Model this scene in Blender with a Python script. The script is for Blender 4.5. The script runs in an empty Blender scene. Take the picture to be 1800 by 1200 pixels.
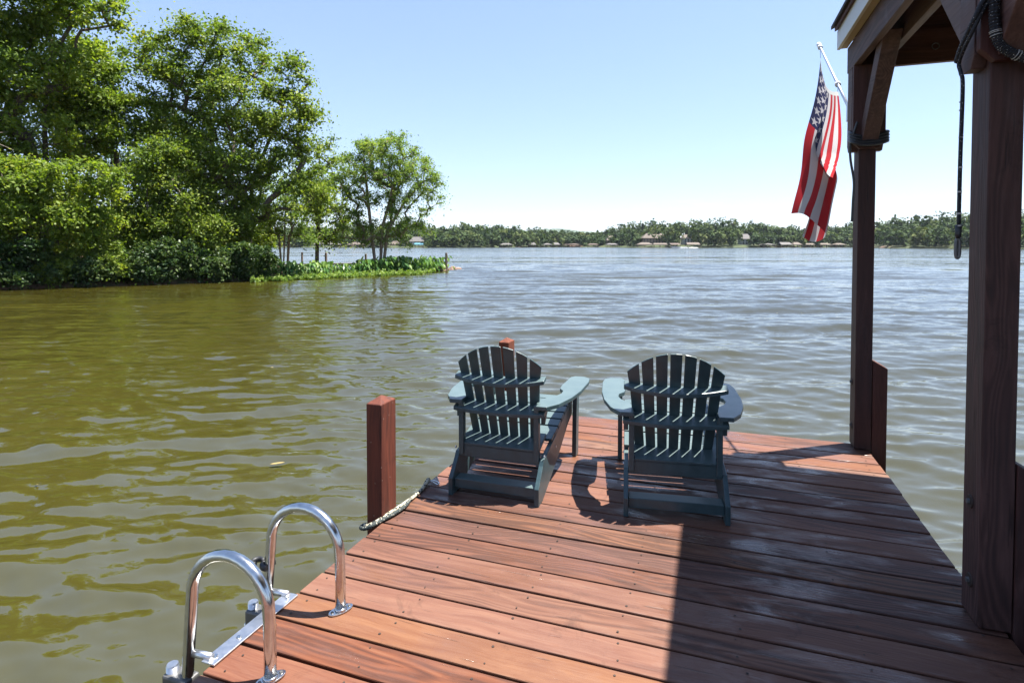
import bpy, math, random
import numpy as np
from mathutils import Vector

random.seed(7)
rng = np.random.default_rng(11)
SC = bpy.context.scene
COL = SC.collection
R = math.radians

# ---------------------------------------------------------------- camera, sky, sun, exposure
YAW = R(19.317)
FPX = 1009.6                                    # focal length in 1800-wide pixels
CAM_H = 1.4                                     # camera height above the deck boards (deck top is z = 0)
WATER = -0.55
cam_d = bpy.data.cameras.new('camera')
cam = bpy.data.objects.new('camera', cam_d)
COL.objects.link(cam)
cam.location = (0, 0, CAM_H)
cam.rotation_euler = (R(90 - 1.597), 0, YAW)
cam_d.sensor_width = 36
cam_d.lens = 36 * FPX / 1800
cam_d.shift_y = -(600 - 458.83) / 1800
cam_d.clip_start = 0.05
cam_d.clip_end = 20000
SC.camera = cam

SUN_AZ = math.atan2(0.82, 0.572)                # from +Y towards +X
SUN_EL = R(69.3)
w = bpy.data.worlds.new('World')
SC.world = w
w.use_nodes = True
nt = w.node_tree
nt.nodes.clear()
wo = nt.nodes.new('ShaderNodeOutputWorld')
bg = nt.nodes.new('ShaderNodeBackground')
sky = nt.nodes.new('ShaderNodeTexSky')
sky.sky_type = 'NISHITA'
sky.sun_disc = False
sky.sun_elevation = SUN_EL
sky.sun_rotation = SUN_AZ
sky.altitude = 0
sky.air_density = 1.0
sky.dust_density = 0.12
sky.ozone_density = 1.6
bg.inputs['Strength'].default_value = 0.064
tint = nt.nodes.new('ShaderNodeMix')
tint.data_type = 'RGBA'
tint.blend_type = 'MULTIPLY'
tint.inputs[0].default_value = 1.0
tint.inputs[7].default_value = (0.87, 0.95, 1.15, 1)      # the camera's cool white balance
soft0 = nt.nodes.new('ShaderNodeVectorMath'); soft0.operation = 'SCALE'; soft0.inputs['Scale'].default_value = 1 / 4.4
softg = nt.nodes.new('ShaderNodeGamma'); softg.inputs['Gamma'].default_value = 0.62
soft1 = nt.nodes.new('ShaderNodeVectorMath'); soft1.operation = 'SCALE'; soft1.inputs['Scale'].default_value = 4.4
nt.links.new(sky.outputs[0], soft0.inputs[0]); nt.links.new(soft0.outputs[0], softg.inputs[0])
nt.links.new(softg.outputs[0], soft1.inputs[0]); nt.links.new(soft1.outputs[0], tint.inputs[6])
tcw = nt.nodes.new('ShaderNodeTexCoord')
sepw = nt.nodes.new('ShaderNodeSeparateXYZ')
nt.links.new(tcw.outputs['Generated'], sepw.inputs[0])
mpw = nt.nodes.new('ShaderNodeMapping')
mpw.inputs['Scale'].default_value = (9, 9, 60)
nt.links.new(tcw.outputs['Generated'], mpw.inputs['Vector'])
nzw = nt.nodes.new('ShaderNodeTexNoise')
nzw.inputs['Scale'].default_value = 1.6
nzw.inputs['Detail'].default_value = 6
nt.links.new(mpw.outputs[0], nzw.inputs['Vector'])
thr = nt.nodes.new('ShaderNodeMapRange')
thr.inputs[1].default_value = 0.60
thr.inputs[2].default_value = 0.74
nt.links.new(nzw.outputs['Fac'], thr.inputs[0])
bell = nt.nodes.new('ShaderNodeValToRGB')
for i_, (p_, v_) in enumerate([(0.03, 0), (0.05, 1), (0.07, 0.6), (0.11, 0)]):
    if i_ > 1: bell.color_ramp.elements.new(p_)
    bell.color_ramp.elements[i_].position = p_
for i_, v_ in enumerate([0, 1, 0.6, 0]): bell.color_ramp.elements[i_].color = (v_, v_, v_, 1)
nt.links.new(sepw.outputs['Z'], bell.inputs[0])
mulw = nt.nodes.new('ShaderNodeMath'); mulw.operation = 'MULTIPLY'
nt.links.new(thr.outputs[0], mulw.inputs[0]); nt.links.new(bell.outputs[0], mulw.inputs[1])
mul2 = nt.nodes.new('ShaderNodeMath'); mul2.operation = 'MULTIPLY'; mul2.inputs[1].default_value = 0.6
nt.links.new(mulw.outputs[0], mul2.inputs[0])
cl = nt.nodes.new('ShaderNodeMix'); cl.data_type = 'RGBA'
cl.inputs[7].default_value = (4.9, 4.9, 4.9, 1)
nt.links.new(mul2.outputs[0], cl.inputs[0]); nt.links.new(tint.outputs[2], cl.inputs[6])
nt.links.new(cl.outputs[2], bg.inputs['Color'])
nt.links.new(bg.outputs[0], wo.inputs['Surface'])

sun_d = bpy.data.lights.new('sun', 'SUN')
sun_d.energy = 5.0
sun_d.angle = R(0.53)
sun_d.color = (1.0, 0.955, 0.88)
sun = bpy.data.objects.new('sun', sun_d)
COL.objects.link(sun)
S = Vector((math.cos(SUN_EL) * math.sin(SUN_AZ), math.cos(SUN_EL) * math.cos(SUN_AZ), math.sin(SUN_EL)))
sun.rotation_euler = S.to_track_quat('Z', 'Y').to_euler()
sun.location = (10, 10, 30)

vs = SC.view_settings
vs.view_transform = 'Standard'
vs.look = 'None'
vs.gamma = 1.0
vs.use_curve_mapping = False
vs.exposure = 1.75
SC.cycles.use_denoising = True
SC.cycles.max_bounces = 8
SC.cycles.transparent_max_bounces = 8
SC.cycles.caustics_reflective = False
SC.cycles.caustics_refractive = False

FW = np.array([-math.sin(YAW), math.cos(YAW), 0.0])      # level direction the camera looks in
RT = np.array([math.cos(YAW), math.sin(YAW), 0.0])


def at(px, depth, z=0.0):
    """world point at a distance in front of the dock, on the bearing of a column of the photograph"""
    p = FW * depth + RT * ((px - 900) / FPX * depth)
    return np.array([p[0], p[1], z])


def zat(py, depth):
    return CAM_H - (py - 430.5) / FPX * depth


# ---------------------------------------------------------------- helpers
def tag(o, label=None, cat=None, group=None, kind=None):
    if label: o['label'] = label
    if cat: o['category'] = cat
    if group: o['group'] = group
    if kind: o['kind'] = kind
    return o


def empty(name, loc=(0, 0, 0), rz=0.0):
    o = bpy.data.objects.new(name, None)
    COL.objects.link(o)
    o.location = loc
    o.rotation_euler = (0, 0, rz)
    o.empty_display_size = 0.2
    return o


def link(name, me, parent=None, mat=None, bevel=0.0, smooth=False, loc=None):
    o = bpy.data.objects.new(name, me)
    COL.objects.link(o)
    if parent is not None: o.parent = parent
    if mat is not None and not me.materials: me.materials.append(mat)
    if loc is not None: o.location = loc
    if smooth:
        me.polygons.foreach_set('use_smooth', [True] * len(me.polygons))
    if bevel:
        m = o.modifiers.new('bevel', 'BEVEL')
        m.width = bevel
        m.segments = 2
        m.limit_method = 'ANGLE'
        m.angle_limit = R(40)
    return o


class MB:
    """collects simple shapes into one mesh"""
    def __init__(s):
        s.v, s.f, s.n = [], [], 0

    def add(s, v, f):
        v = np.asarray(v, float)
        s.v.append(v)
        s.f += [tuple(i + s.n for i in q) for q in f]
        s.n += len(v)
        return s

    def box(s, x0, x1, y0, y1, z0, z1):
        v = [(x, y, z) for z in (z0, z1) for y in (y0, y1) for x in (x0, x1)]
        return s.add(v, [(0, 2, 3, 1), (4, 5, 7, 6), (0, 1, 5, 4), (2, 6, 7, 3), (0, 4, 6, 2), (1, 3, 7, 5)])

    def prism(s, pts, a, b, axis):
        """outline pts in the two other axes, extruded from a to b along axis"""
        n = len(pts)
        def mk(p, t):
            return {'x': (t, p[0], p[1]), 'y': (p[0], t, p[1]), 'z': (p[0], p[1], t)}[axis]
        v = [mk(p, a) for p in pts] + [mk(p, b) for p in pts]
        area = sum(pts[i][0] * pts[(i + 1) % n][1] - pts[(i + 1) % n][0] * pts[i][1] for i in range(n))
        flip = (area > 0) == (axis in 'xz')
        bot = tuple(range(n)); top = tuple(range(n, 2 * n))
        if not flip: bot, top = bot, top[::-1]
        else: bot = bot[::-1]
        f = [bot, top]
        for i in range(n):
            j = (i + 1) % n
            f.append((i, j, j + n, i + n) if flip else (i, i + n, j + n, j))
        return s.add(v, f)

    def tube(s, pts, r, n=10, cap=True, flat=1.0):
        pts = [Vector(p) for p in pts]
        rad = r if hasattr(r, '__len__') else [r] * len(pts)
        up = None
        v, f = [], []
        for i, p in enumerate(pts):
            t = (pts[min(i + 1, len(pts) - 1)] - pts[max(i - 1, 0)])
            t = t.normalized() if t.length > 1e-9 else Vector((0, 0, 1))
            if up is None:
                a = Vector((0, 0, 1)) if abs(t.z) < 0.9 else Vector((1, 0, 0))
                up = (a - t * a.dot(t)).normalized()
            else:
                up = (up - t * up.dot(t))
                up = up.normalized() if up.length > 1e-6 else t.orthogonal().normalized()
            b = t.cross(up)
            for k in range(n):
                a = 2 * math.pi * k / n
                q = p + (up * math.cos(a) * flat + b * math.sin(a)) * rad[i]
                v.append(tuple(q))
        for i in range(len(pts) - 1):
            for k in range(n):
                a, b2 = i * n + k, i * n + (k + 1) % n
                f.append((a, b2, b2 + n, a + n))
        if cap:
            f.append(tuple(range(n))[::-1])
            f.append(tuple(range((len(pts) - 1) * n, len(pts) * n)))
        return s.add(v, f)

    def mesh(s, name):
        me = bpy.data.meshes.new(name)
        v = np.concatenate(s.v) if s.v else np.zeros((0, 3))
        me.from_pydata(v.tolist(), [], s.f)
        me.update()
        return me

    def build(s, name, mat, parent=None, bevel=0.0, smooth=False, loc=None):
        return link(name, s.mesh(name), parent, mat, bevel, smooth, loc)


def quads_mesh(name, v4, attr=None, mat=None):
    """v4: (n,4,3) array of separate quads, one random value each"""
    n = len(v4)
    me = bpy.data.meshes.new(name)
    me.vertices.add(n * 4)
    me.vertices.foreach_set('co', v4.reshape(-1).astype(np.float32))
    me.loops.add(n * 4)
    me.loops.foreach_set('vertex_index', np.arange(n * 4, dtype=np.int32))
    me.polygons.add(n)
    me.polygons.foreach_set('loop_start', np.arange(0, n * 4, 4, dtype=np.int32))
    me.update(calc_edges=True)
    if attr is not None:
        a = me.attributes.new('rnd', 'FLOAT', 'POINT')
        a.data.foreach_set('value', np.repeat(attr, 4).astype(np.float32))
    if mat: me.materials.append(mat)
    return me


# ---------------------------------------------------------------- materials
def new_mat(name):
    m = bpy.data.materials.new(name)
    m.use_nodes = True
    t = m.node_tree
    return m, t, t.nodes['Principled BSDF'], t.nodes['Material Output']


def nd(t, typ, **kw):
    n = t.nodes.new(typ)
    for k, v in kw.items():
        if k in n.inputs: n.inputs[k].default_value = v
        else: setattr(n, k, v)
    return n


def math_n(t, op, a, b=None, c=None):
    n = t.nodes.new('ShaderNodeMath')
    n.operation = op
    for i, x in enumerate((a, b, c)):
        if x is None: continue
        if isinstance(x, (int, float)): n.inputs[i].default_value = x
        else: t.links.new(x, n.inputs[i])
    return n.outputs[0]


def ramp(t, fac, stops):
    n = t.nodes.new('ShaderNodeValToRGB')
    e = n.color_ramp.elements
    while len(e) < len(stops): e.new(0.5)
    for i, (p, c) in enumerate(stops):
        e[i].position = p
        e[i].color = (*c, 1) if len(c) == 3 else c
    if fac is not None: t.links.new(fac, n.inputs[0])
    return n.outputs[0]


def mixc(t, fac, a, b, mode='MIX'):
    n = t.nodes.new('ShaderNodeMix')
    n.data_type = 'RGBA'
    n.blend_type = mode
    for sock, x in ((n.inputs[0], fac), (n.inputs[6], a), (n.inputs[7], b)):
        if isinstance(x, (int, float)): sock.default_value = x
        elif isinstance(x, tuple): sock.default_value = (*x, 1)
        else: t.links.new(x, sock)
    return n.outputs[2]


def noise(t, vec, scale, detail=4, rough=0.55, dist=0.0):
    n = nd(t, 'ShaderNodeTexNoise', Scale=scale, Detail=detail, Roughness=rough, Distortion=dist)
    if vec is not None: t.links.new(vec, n.inputs['Vector'])
    return n.outputs['Fac']


def mapping(t, vec, scale=(1, 1, 1), loc=None):
    n = t.nodes.new('ShaderNodeMapping')
    n.inputs['Scale'].default_value = scale
    t.links.new(vec, n.inputs['Vector'])
    if loc is not None: t.links.new(loc, n.inputs['Location'])
    return n.outputs[0]


def bump(t, h, strength, dist, bsdf):
    n = nd(t, 'ShaderNodeBump', Strength=strength, Distance=dist)
    t.links.new(h, n.inputs['Height'])
    t.links.new(n.outputs[0], bsdf.inputs['Normal'])


def wood(name, dark, mid, light, axis, rough=0.6, wear=None, grain=1.0, speck=0.0, spec=0.35):
    """stained timber: streaks of grain along one axis, growth rings, knots and worn patches"""
    m, t, b, out = new_mat(name)
    tc = t.nodes.new('ShaderNodeTexCoord').outputs['Object']
    oi = t.nodes.new('ShaderNodeObjectInfo')
    rv = math_n(t, 'MULTIPLY', oi.outputs['Random'], 37.0)
    cmb = t.nodes.new('ShaderNodeCombineXYZ')
    for i in range(3): t.links.new(rv, cmb.inputs[i])
    add = nd(t, 'ShaderNodeVectorMath', operation='ADD')
    t.links.new(tc, add.inputs[0]); t.links.new(cmb.outputs[0], add.inputs[1])
    v = add.outputs[0]
    sl = {'x': (0.9, 14, 14), 'y': (14, 0.9, 14), 'z': (14, 14, 0.9)}[axis]
    sf = {'x': (4, 120, 120), 'y': (120, 4, 120), 'z': (120, 120, 4)}[axis]
    wob = nd(t, 'ShaderNodeTexNoise', Scale=1.6, Detail=2)
    t.links.new(v, wob.inputs['Vector'])
    wa = nd(t, 'ShaderNodeVectorMath', operation='MULTIPLY_ADD')
    t.links.new(wob.outputs['Color'], wa.inputs[0])
    wa.inputs[1].default_value = (0.10, 0.10, 0.10)
    t.links.new(v, wa.inputs[2])
    g1 = noise(t, mapping(t, wa.outputs[0], sl), 2.2, 5, 0.6, 0.4)
    g2 = noise(t, mapping(t, wa.outputs[0], sf), 1.0, 3, 0.6)
    ringsrc = noise(t, mapping(t, wa.outputs[0], tuple(x * 0.5 for x in sl)), 1.0, 1, 0.4)
    rings = math_n(t, 'SINE', math_n(t, 'MULTIPLY', ringsrc, 95.0))
    rings = math_n(t, 'MULTIPLY_ADD', rings, 0.5, 0.5)
    band = noise(t, mapping(t, v, tuple(x * 0.12 for x in sl)), 1.3, 2)
    bandm = nd(t, 'ShaderNodeMapRange'); t.links.new(band, bandm.inputs[0])
    bandm.inputs[1].default_value = 0.48; bandm.inputs[2].default_value = 0.62
    ringw = math_n(t, 'MULTIPLY', rings, math_n(t, 'MULTIPLY', bandm.outputs[0], 0.22 * grain))
    fac = math_n(t, 'ADD', math_n(t, 'MULTIPLY', g1, 0.7), math_n(t, 'MULTIPLY', g2, 0.3))
    fac = math_n(t, 'SUBTRACT', fac, ringw)
    tint = math_n(t, 'MULTIPLY_ADD', oi.outputs['Random'], 0.24, -0.12)
    fac = math_n(t, 'ADD', fac, tint)
    col = ramp(t, fac, [(0.22, dark), (0.47, mid), (0.72, light)])
    hsv = nd(t, 'ShaderNodeHueSaturation')
    t.links.new(math_n(t, 'MULTIPLY_ADD', math_n(t, 'FRACT', math_n(t, 'MULTIPLY', oi.outputs['Random'], 7.3)), 0.010, 0.496), hsv.inputs['Hue'])
    t.links.new(math_n(t, 'MULTIPLY_ADD', math_n(t, 'FRACT', math_n(t, 'MULTIPLY', oi.outputs['Random'], 13.7)), 0.25, 0.86), hsv.inputs['Saturation'])
    t.links.new(col, hsv.inputs['Color'])
    col = hsv.outputs[0]
    # scattered dark stains
    stn = nd(t, 'ShaderNodeMapRange'); t.links.new(noise(t, v, 6.0, 5, 0.7, 0.6), stn.inputs[0])
    stn.inputs[1].default_value = 0.60; stn.inputs[2].default_value = 0.73
    col = mixc(t, math_n(t, 'MULTIPLY', stn.outputs[0], 0.5), col, tuple(x * 0.5 for x in dark))
    # dark checks running with the grain
    chk = noise(t, mapping(t, v, tuple(x * 1.1 for x in sl)), 4.0, 2, 0.5)
    chkm = nd(t, 'ShaderNodeMapRange'); t.links.new(chk, chkm.inputs[0])
    chkm.inputs[1].default_value = 0.68; chkm.inputs[2].default_value = 0.74
    col = mixc(t, math_n(t, 'MULTIPLY', chkm.outputs[0], 0.55), col, tuple(x * 0.35 for x in dark))
    rgh = math_n(t, 'MULTIPLY_ADD', g1, 0.25, rough - 0.12)
    if wear:
        wn = noise(t, mapping(t, t.nodes.new('ShaderNodeNewGeometry').outputs['Position'] if axis == 'x' else v, {'x': (1.1, 3.2, 1), 'y': (5, 1.2, 1), 'z': (5, 5, 1.2)}[axis]), 1.7, 7, 0.68, 0.5)
        wm = nd(t, 'ShaderNodeMapRange'); t.links.new(wn, wm.inputs[0])
        wm.inputs[1].default_value = wear[0]; wm.inputs[2].default_value = wear[1]
        wf = math_n(t, 'MULTIPLY', wm.outputs[0], wear[2])
        wf = math_n(t, 'MULTIPLY', wf, math_n(t, 'MULTIPLY_ADD', g2, 1.0, 0.35))
        col = mixc(t, math_n(t, 'MULTIPLY', wf, 0.55), col, wear[3])
        rgh = math_n(t, 'SUBTRACT', math_n(t, 'ADD', rgh, 0.18), math_n(t, 'MULTIPLY', wf, wear[4] if len(wear) > 4 else 0.2))
    if speck:
        vo = nd(t, 'ShaderNodeTexVoronoi', Scale=26.0)
        t.links.new(v, vo.inputs['Vector'])
        sp = math_n(t, 'LESS_THAN', vo.outputs['Distance'], speck)
        col = mixc(t, sp, col, (0.35, 0.32, 0.28))
    t.links.new(col, b.inputs['Base Color'])
    t.links.new(rgh, b.inputs['Roughness'])
    b.inputs['Specular IOR Level'].default_value = spec
    hgt = math_n(t, 'ADD', math_n(t, 'MULTIPLY', g2, 0.6), math_n(t, 'MULTIPLY', fac, 0.6))
    hgt = math_n(t, 'SUBTRACT', hgt, math_n(t, 'MULTIPLY', chkm.outputs[0], 0.8))
    bump(t, hgt, 0.55, 0.004, b)
    return m


def plain(name, col, rough=0.5, metal=0.0, var=0.15, scale=8.0, bmp=0.0, spec=0.5):
    m, t, b, out = new_mat(name)
    tc = t.nodes.new('ShaderNodeTexCoord').outputs['Object']
    n = noise(t, tc, scale, 5, 0.6)
    lo = tuple(x * (1 - var) for x in col); hi = tuple(min(1, x * (1 + var)) for x in col)
    t.links.new(ramp(t, n, [(0.3, lo), (0.7, hi)]), b.inputs['Base Color'])
    t.links.new(math_n(t, 'MULTIPLY_ADD', n, 0.2, rough - 0.1), b.inputs['Roughness'])
    b.inputs['Metallic'].default_value = metal
    b.inputs['Specular IOR Level'].default_value = spec
    if bmp: bump(t, noise(t, tc, scale * 6, 4), bmp, 0.01, b)
    return m


def leaf_mat(name, stops, trans=0.35, rough=0.5):
    m, t, b, out = new_mat(name)
    at_ = t.nodes.new('ShaderNodeAttribute'); at_.attribute_name = 'rnd'
    col = ramp(t, at_.outputs['Fac'], stops)
    t.links.new(col, b.inputs['Base Color'])
    b.inputs['Roughness'].default_value = rough
    b.inputs['Specular IOR Level'].default_value = 0.2
    tr = t.nodes.new('ShaderNodeBsdfTranslucent')
    t.links.new(mixc(t, 1.0, col, (1.55, 1.65, 0.6), 'MULTIPLY'), tr.inputs['Color'])
    mx = t.nodes.new('ShaderNodeMixShader'); mx.inputs[0].default_value = trans
    t.links.new(b.outputs[0], mx.inputs[1]); t.links.new(tr.outputs[0], mx.inputs[2])
    t.links.new(mx.outputs[0], out.inputs['Surface'])
    return m


M = {}
M['deck'] = wood('deck_stain', (0.054, 0.018, 0.009), (0.116, 0.041, 0.020), (0.160, 0.070, 0.037), 'x', 0.55,
                 wear=(0.47, 0.64, 0.95, (0.150, 0.085, 0.062), 0.68), grain=1.6, spec=0.42)
M['joist'] = wood('joist_wood', (0.05, 0.02, 0.015), (0.09, 0.035, 0.025), (0.13, 0.055, 0.04), 'x', 0.7)
M['joist_y'] = wood('joist_wood_long', (0.06, 0.022, 0.016), (0.11, 0.042, 0.028), (0.15, 0.06, 0.04), 'y', 0.7)
M['post'] = wood('post_stain', (0.045, 0.013, 0.009), (0.112, 0.031, 0.018), (0.175, 0.055, 0.034), 'z', 0.55, wear=(0.60, 0.75, 0.5, (0.17, 0.085, 0.06), 0.1), speck=0.05)
M['pavpost'] = wood('pavilion_stain', (0.028, 0.010, 0.008), (0.052, 0.018, 0.014), (0.086, 0.033, 0.026), 'z', 0.5,
                    wear=(0.58, 0.76, 0.35, (0.16, 0.12, 0.12)))
M['beam'] = wood('beam_stain', (0.055, 0.028, 0.025), (0.10, 0.056, 0.049), (0.16, 0.10, 0.088), 'y', 0.5,
                 wear=(0.52, 0.75, 0.5, (0.24, 0.20, 0.195)))
M['beamx'] = wood('beam_stain_cross', (0.05, 0.02, 0.018), (0.085, 0.034, 0.03), (0.13, 0.056, 0.05), 'x', 0.6)
M['raw'] = wood('raw_lumber', (0.15, 0.09, 0.06), (0.24, 0.155, 0.10), (0.32, 0.22, 0.15), 'x', 0.65)
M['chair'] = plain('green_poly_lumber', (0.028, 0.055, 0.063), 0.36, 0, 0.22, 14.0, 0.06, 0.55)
def sunlit_tops(m, col, amount):  # sunlight painted in: upward faces mixed with a paler, blotchy colour
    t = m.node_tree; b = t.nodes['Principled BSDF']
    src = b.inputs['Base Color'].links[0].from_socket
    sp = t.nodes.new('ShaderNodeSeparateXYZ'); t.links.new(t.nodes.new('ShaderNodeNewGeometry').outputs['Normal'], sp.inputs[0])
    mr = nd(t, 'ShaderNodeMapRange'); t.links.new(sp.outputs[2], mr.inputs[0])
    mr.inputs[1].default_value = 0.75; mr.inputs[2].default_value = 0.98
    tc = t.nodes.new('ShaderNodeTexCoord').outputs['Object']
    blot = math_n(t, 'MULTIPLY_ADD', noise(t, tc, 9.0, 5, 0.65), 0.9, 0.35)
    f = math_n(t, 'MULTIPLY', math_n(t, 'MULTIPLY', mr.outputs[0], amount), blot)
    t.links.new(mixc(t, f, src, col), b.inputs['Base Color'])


sunlit_tops(M['chair'], (0.110, 0.150, 0.148), 0.75)
M['steel'] = plain('polished_stainless', (0.58, 0.58, 0.57), 0.19, 1.0, 0.14, 35.0)
M['alu'] = plain('brushed_aluminium', (0.62, 0.63, 0.65), 0.36, 1.0, 0.08, 60.0)
M['cast'] = plain('grey_cast_clamp', (0.13, 0.13, 0.13), 0.5, 0.6, 0.2, 30.0)
M['black'] = plain('black_plastic', (0.018, 0.019, 0.022), 0.45, 0, 0.3, 40.0, 0.1)
M['nail'] = plain('rusty_nail', (0.035, 0.022, 0.016), 0.7, 0.2, 0.3, 40.0)
M['white_paint'] = plain('white_fascia_paint', (0.60, 0.61, 0.60), 0.5, 0, 0.05, 5.0)
M['soffit'] = plain('tan_soffit', (0.42, 0.34, 0.24), 0.6, 0, 0.1, 6.0)
M['shingle'] = plain('dark_asphalt_shingle', (0.035, 0.032, 0.034), 0.85, 0, 0.4, 60.0, 0.4)
M['white_gel'] = plain('white_gelcoat', (0.75, 0.76, 0.77), 0.25, 0, 0.04, 3.0)
M['rock'] = plain('brown_rock', (0.20, 0.13, 0.10), 0.85, 0, 0.4, 3.0, 0.5)
M['bark'] = plain('grey_brown_bark', (0.085, 0.062, 0.045), 0.85, 0, 0.45, 5.0, 0.6)
M['bark_pale'] = plain('pale_birch_bark', (0.20, 0.145, 0.105), 0.8, 0, 0.4, 5.0, 0.5)
M['dead'] = plain('bare_dead_wood', (0.34, 0.28, 0.23), 0.8, 0, 0.25, 6.0, 0.3)
M['greypost'] = plain('weathered_grey_wood', (0.16, 0.12, 0.095), 0.8, 0, 0.3, 9.0, 0.4)


# cord: black braid with pale flecks
def cord_mat(name, dark, pale, amount, scale):
    m, t, b, out = new_mat(name)
    tc = t.nodes.new('ShaderNodeTexCoord').outputs['Object']
    vo = nd(t, 'ShaderNodeTexVoronoi', Scale=scale)
    t.links.new(tc, vo.inputs['Vector'])
    f = math_n(t, 'LESS_THAN', vo.outputs['Distance'], amount)
    t.links.new(mixc(t, f, dark, pale), b.inputs['Base Color'])
    b.inputs['Roughness'].default_value = 0.8
    bump(t, vo.outputs['Distance'], 0.6, 0.004, b)
    return m


M['cord'] = cord_mat('black_flecked_cord', (0.012, 0.013, 0.018), (0.35, 0.34, 0.33), 0.2, 120)
M['rope'] = cord_mat('cream_and_black_rope', (0.40, 0.36, 0.26), (0.02, 0.025, 0.025), 0.40, 60)
M['ropedark'] = cord_mat('dark_rope', (0.025, 0.035, 0.035), (0.35, 0.33, 0.27), 0.25, 90)


def water_mat():
    m, t, b, out = new_mat('lake_water')
    geo = t.nodes.new('ShaderNodeNewGeometry')
    pos = geo.outputs['Position']
    # rotate so that x runs along the crests
    mp = t.nodes.new('ShaderNodeMapping'); mp.vector_type = 'POINT'
    mp.inputs['Rotation'].default_value = (0, 0, -YAW)
    t.links.new(pos, mp.inputs['Vector'])
    p = mp.outputs[0]
    far = t.nodes.new('ShaderNodeAttribute'); far.attribute_name = 'far'
    def nvec(scale, k, detail):
        n = nd(t, 'ShaderNodeTexNoise', Scale=1.0, Detail=detail, Roughness=0.5)
        t.links.new(mapping(t, p, scale), n.inputs['Vector'])
        s = nd(t, 'ShaderNodeVectorMath', operation='SUBTRACT')
        t.links.new(n.outputs['Color'], s.inputs[0]); s.inputs[1].default_value = (0.5, 0.5, 0.5)
        mu = nd(t, 'ShaderNodeVectorMath', operation='MULTIPLY')
        t.links.new(s.outputs[0], mu.inputs[0])
        mu.inputs[1].default_value = k
        return mu.outputs[0]
    small = nvec((3.4, 8.0, 1), (0.18, 0.32, 0), 2)
    tiny = nvec((11.0, 25.0, 1), (0.11, 0.17, 0), 2)
    gust = nd(t, 'ShaderNodeMapRange')
    t.links.new(noise(t, mapping(t, p, (0.16, 0.42, 1)), 1.0, 3, 0.6), gust.inputs[0])
    gust.inputs[1].default_value = 0.35; gust.inputs[2].default_value = 0.65
    gust.inputs[3].default_value = 0.35; gust.inputs[4].default_value = 1.35
    st0 = nd(t, 'ShaderNodeVectorMath', operation='ADD')
    t.links.new(small, st0.inputs[0]); t.links.new(tiny, st0.inputs[1])
    st1 = nd(t, 'ShaderNodeVectorMath', operation='SCALE')
    t.links.new(st0.outputs[0], st1.inputs[0]); t.links.new(gust.outputs[0], st1.inputs['Scale'])
    small = st1.outputs[0]
    big0 = nvec((0.28, 1.0, 1), (0.16, 0.58, 0), 3)
    # at these low angles only the near faces of the waves are seen: the far faces hide behind the crests
    sb = t.nodes.new('ShaderNodeSeparateXYZ'); t.links.new(big0, sb.inputs[0])
    cb = t.nodes.new('ShaderNodeCombineXYZ')
    t.links.new(sb.outputs[0], cb.inputs[0])
    t.links.new(math_n(t, 'MULTIPLY', math_n(t, 'ABSOLUTE', sb.outputs[1]), -1.0), cb.inputs[1])
    big = cb.outputs[0]
    vast = nvec((0.02, 0.11, 1), (0.0, 0.26, 0), 3)
    sc = nd(t, 'ShaderNodeVectorMath', operation='SCALE')
    t.links.new(big, sc.inputs[0]); t.links.new(far.outputs['Fac'], sc.inputs['Scale'])
    sc2 = nd(t, 'ShaderNodeVectorMath', operation='SCALE')
    t.links.new(vast, sc2.inputs[0]); t.links.new(far.outputs['Fac'], sc2.inputs['Scale'])
    a = nd(t, 'ShaderNodeVectorMath', operation='ADD')
    t.links.new(small, a.inputs[0]); t.links.new(sc.outputs[0], a.inputs[1])
    a1 = nd(t, 'ShaderNodeVectorMath', operation='ADD')
    t.links.new(a.outputs[0], a1.inputs[0]); t.links.new(sc2.outputs[0], a1.inputs[1])
    vr = nd(t, 'ShaderNodeVectorRotate', rotation_type='Z_AXIS', Angle=YAW)
    t.links.new(a1.outputs[0], vr.inputs['Vector'])
    a2 = nd(t, 'ShaderNodeVectorMath', operation='ADD')
    t.links.new(geo.outputs['Normal'], a2.inputs[0]); t.links.new(vr.outputs[0], a2.inputs[1])
    nn = nd(t, 'ShaderNodeVectorMath', operation='NORMALIZE')
    t.links.new(a2.outputs[0], nn.inputs[0])
    t.links.new(nn.outputs[0], b.inputs['Normal'])
    # silt carried in the water, in slow drifts
    silt = noise(t, mapping(t, pos, (0.05, 0.05, 1)), 1.0, 3)
    col = ramp(t, silt, [(0.3, (0.031, 0.0275, 0.0045)), (0.7, (0.041, 0.0365, 0.007))])
    t.links.new(col, b.inputs['Base Color'])
    b.inputs['Roughness'].default_value = 0.05
    b.inputs['IOR'].default_value = 2.0
    b.inputs['Specular IOR Level'].default_value = 0.5
    return m


M['water'] = water_mat()

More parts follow.
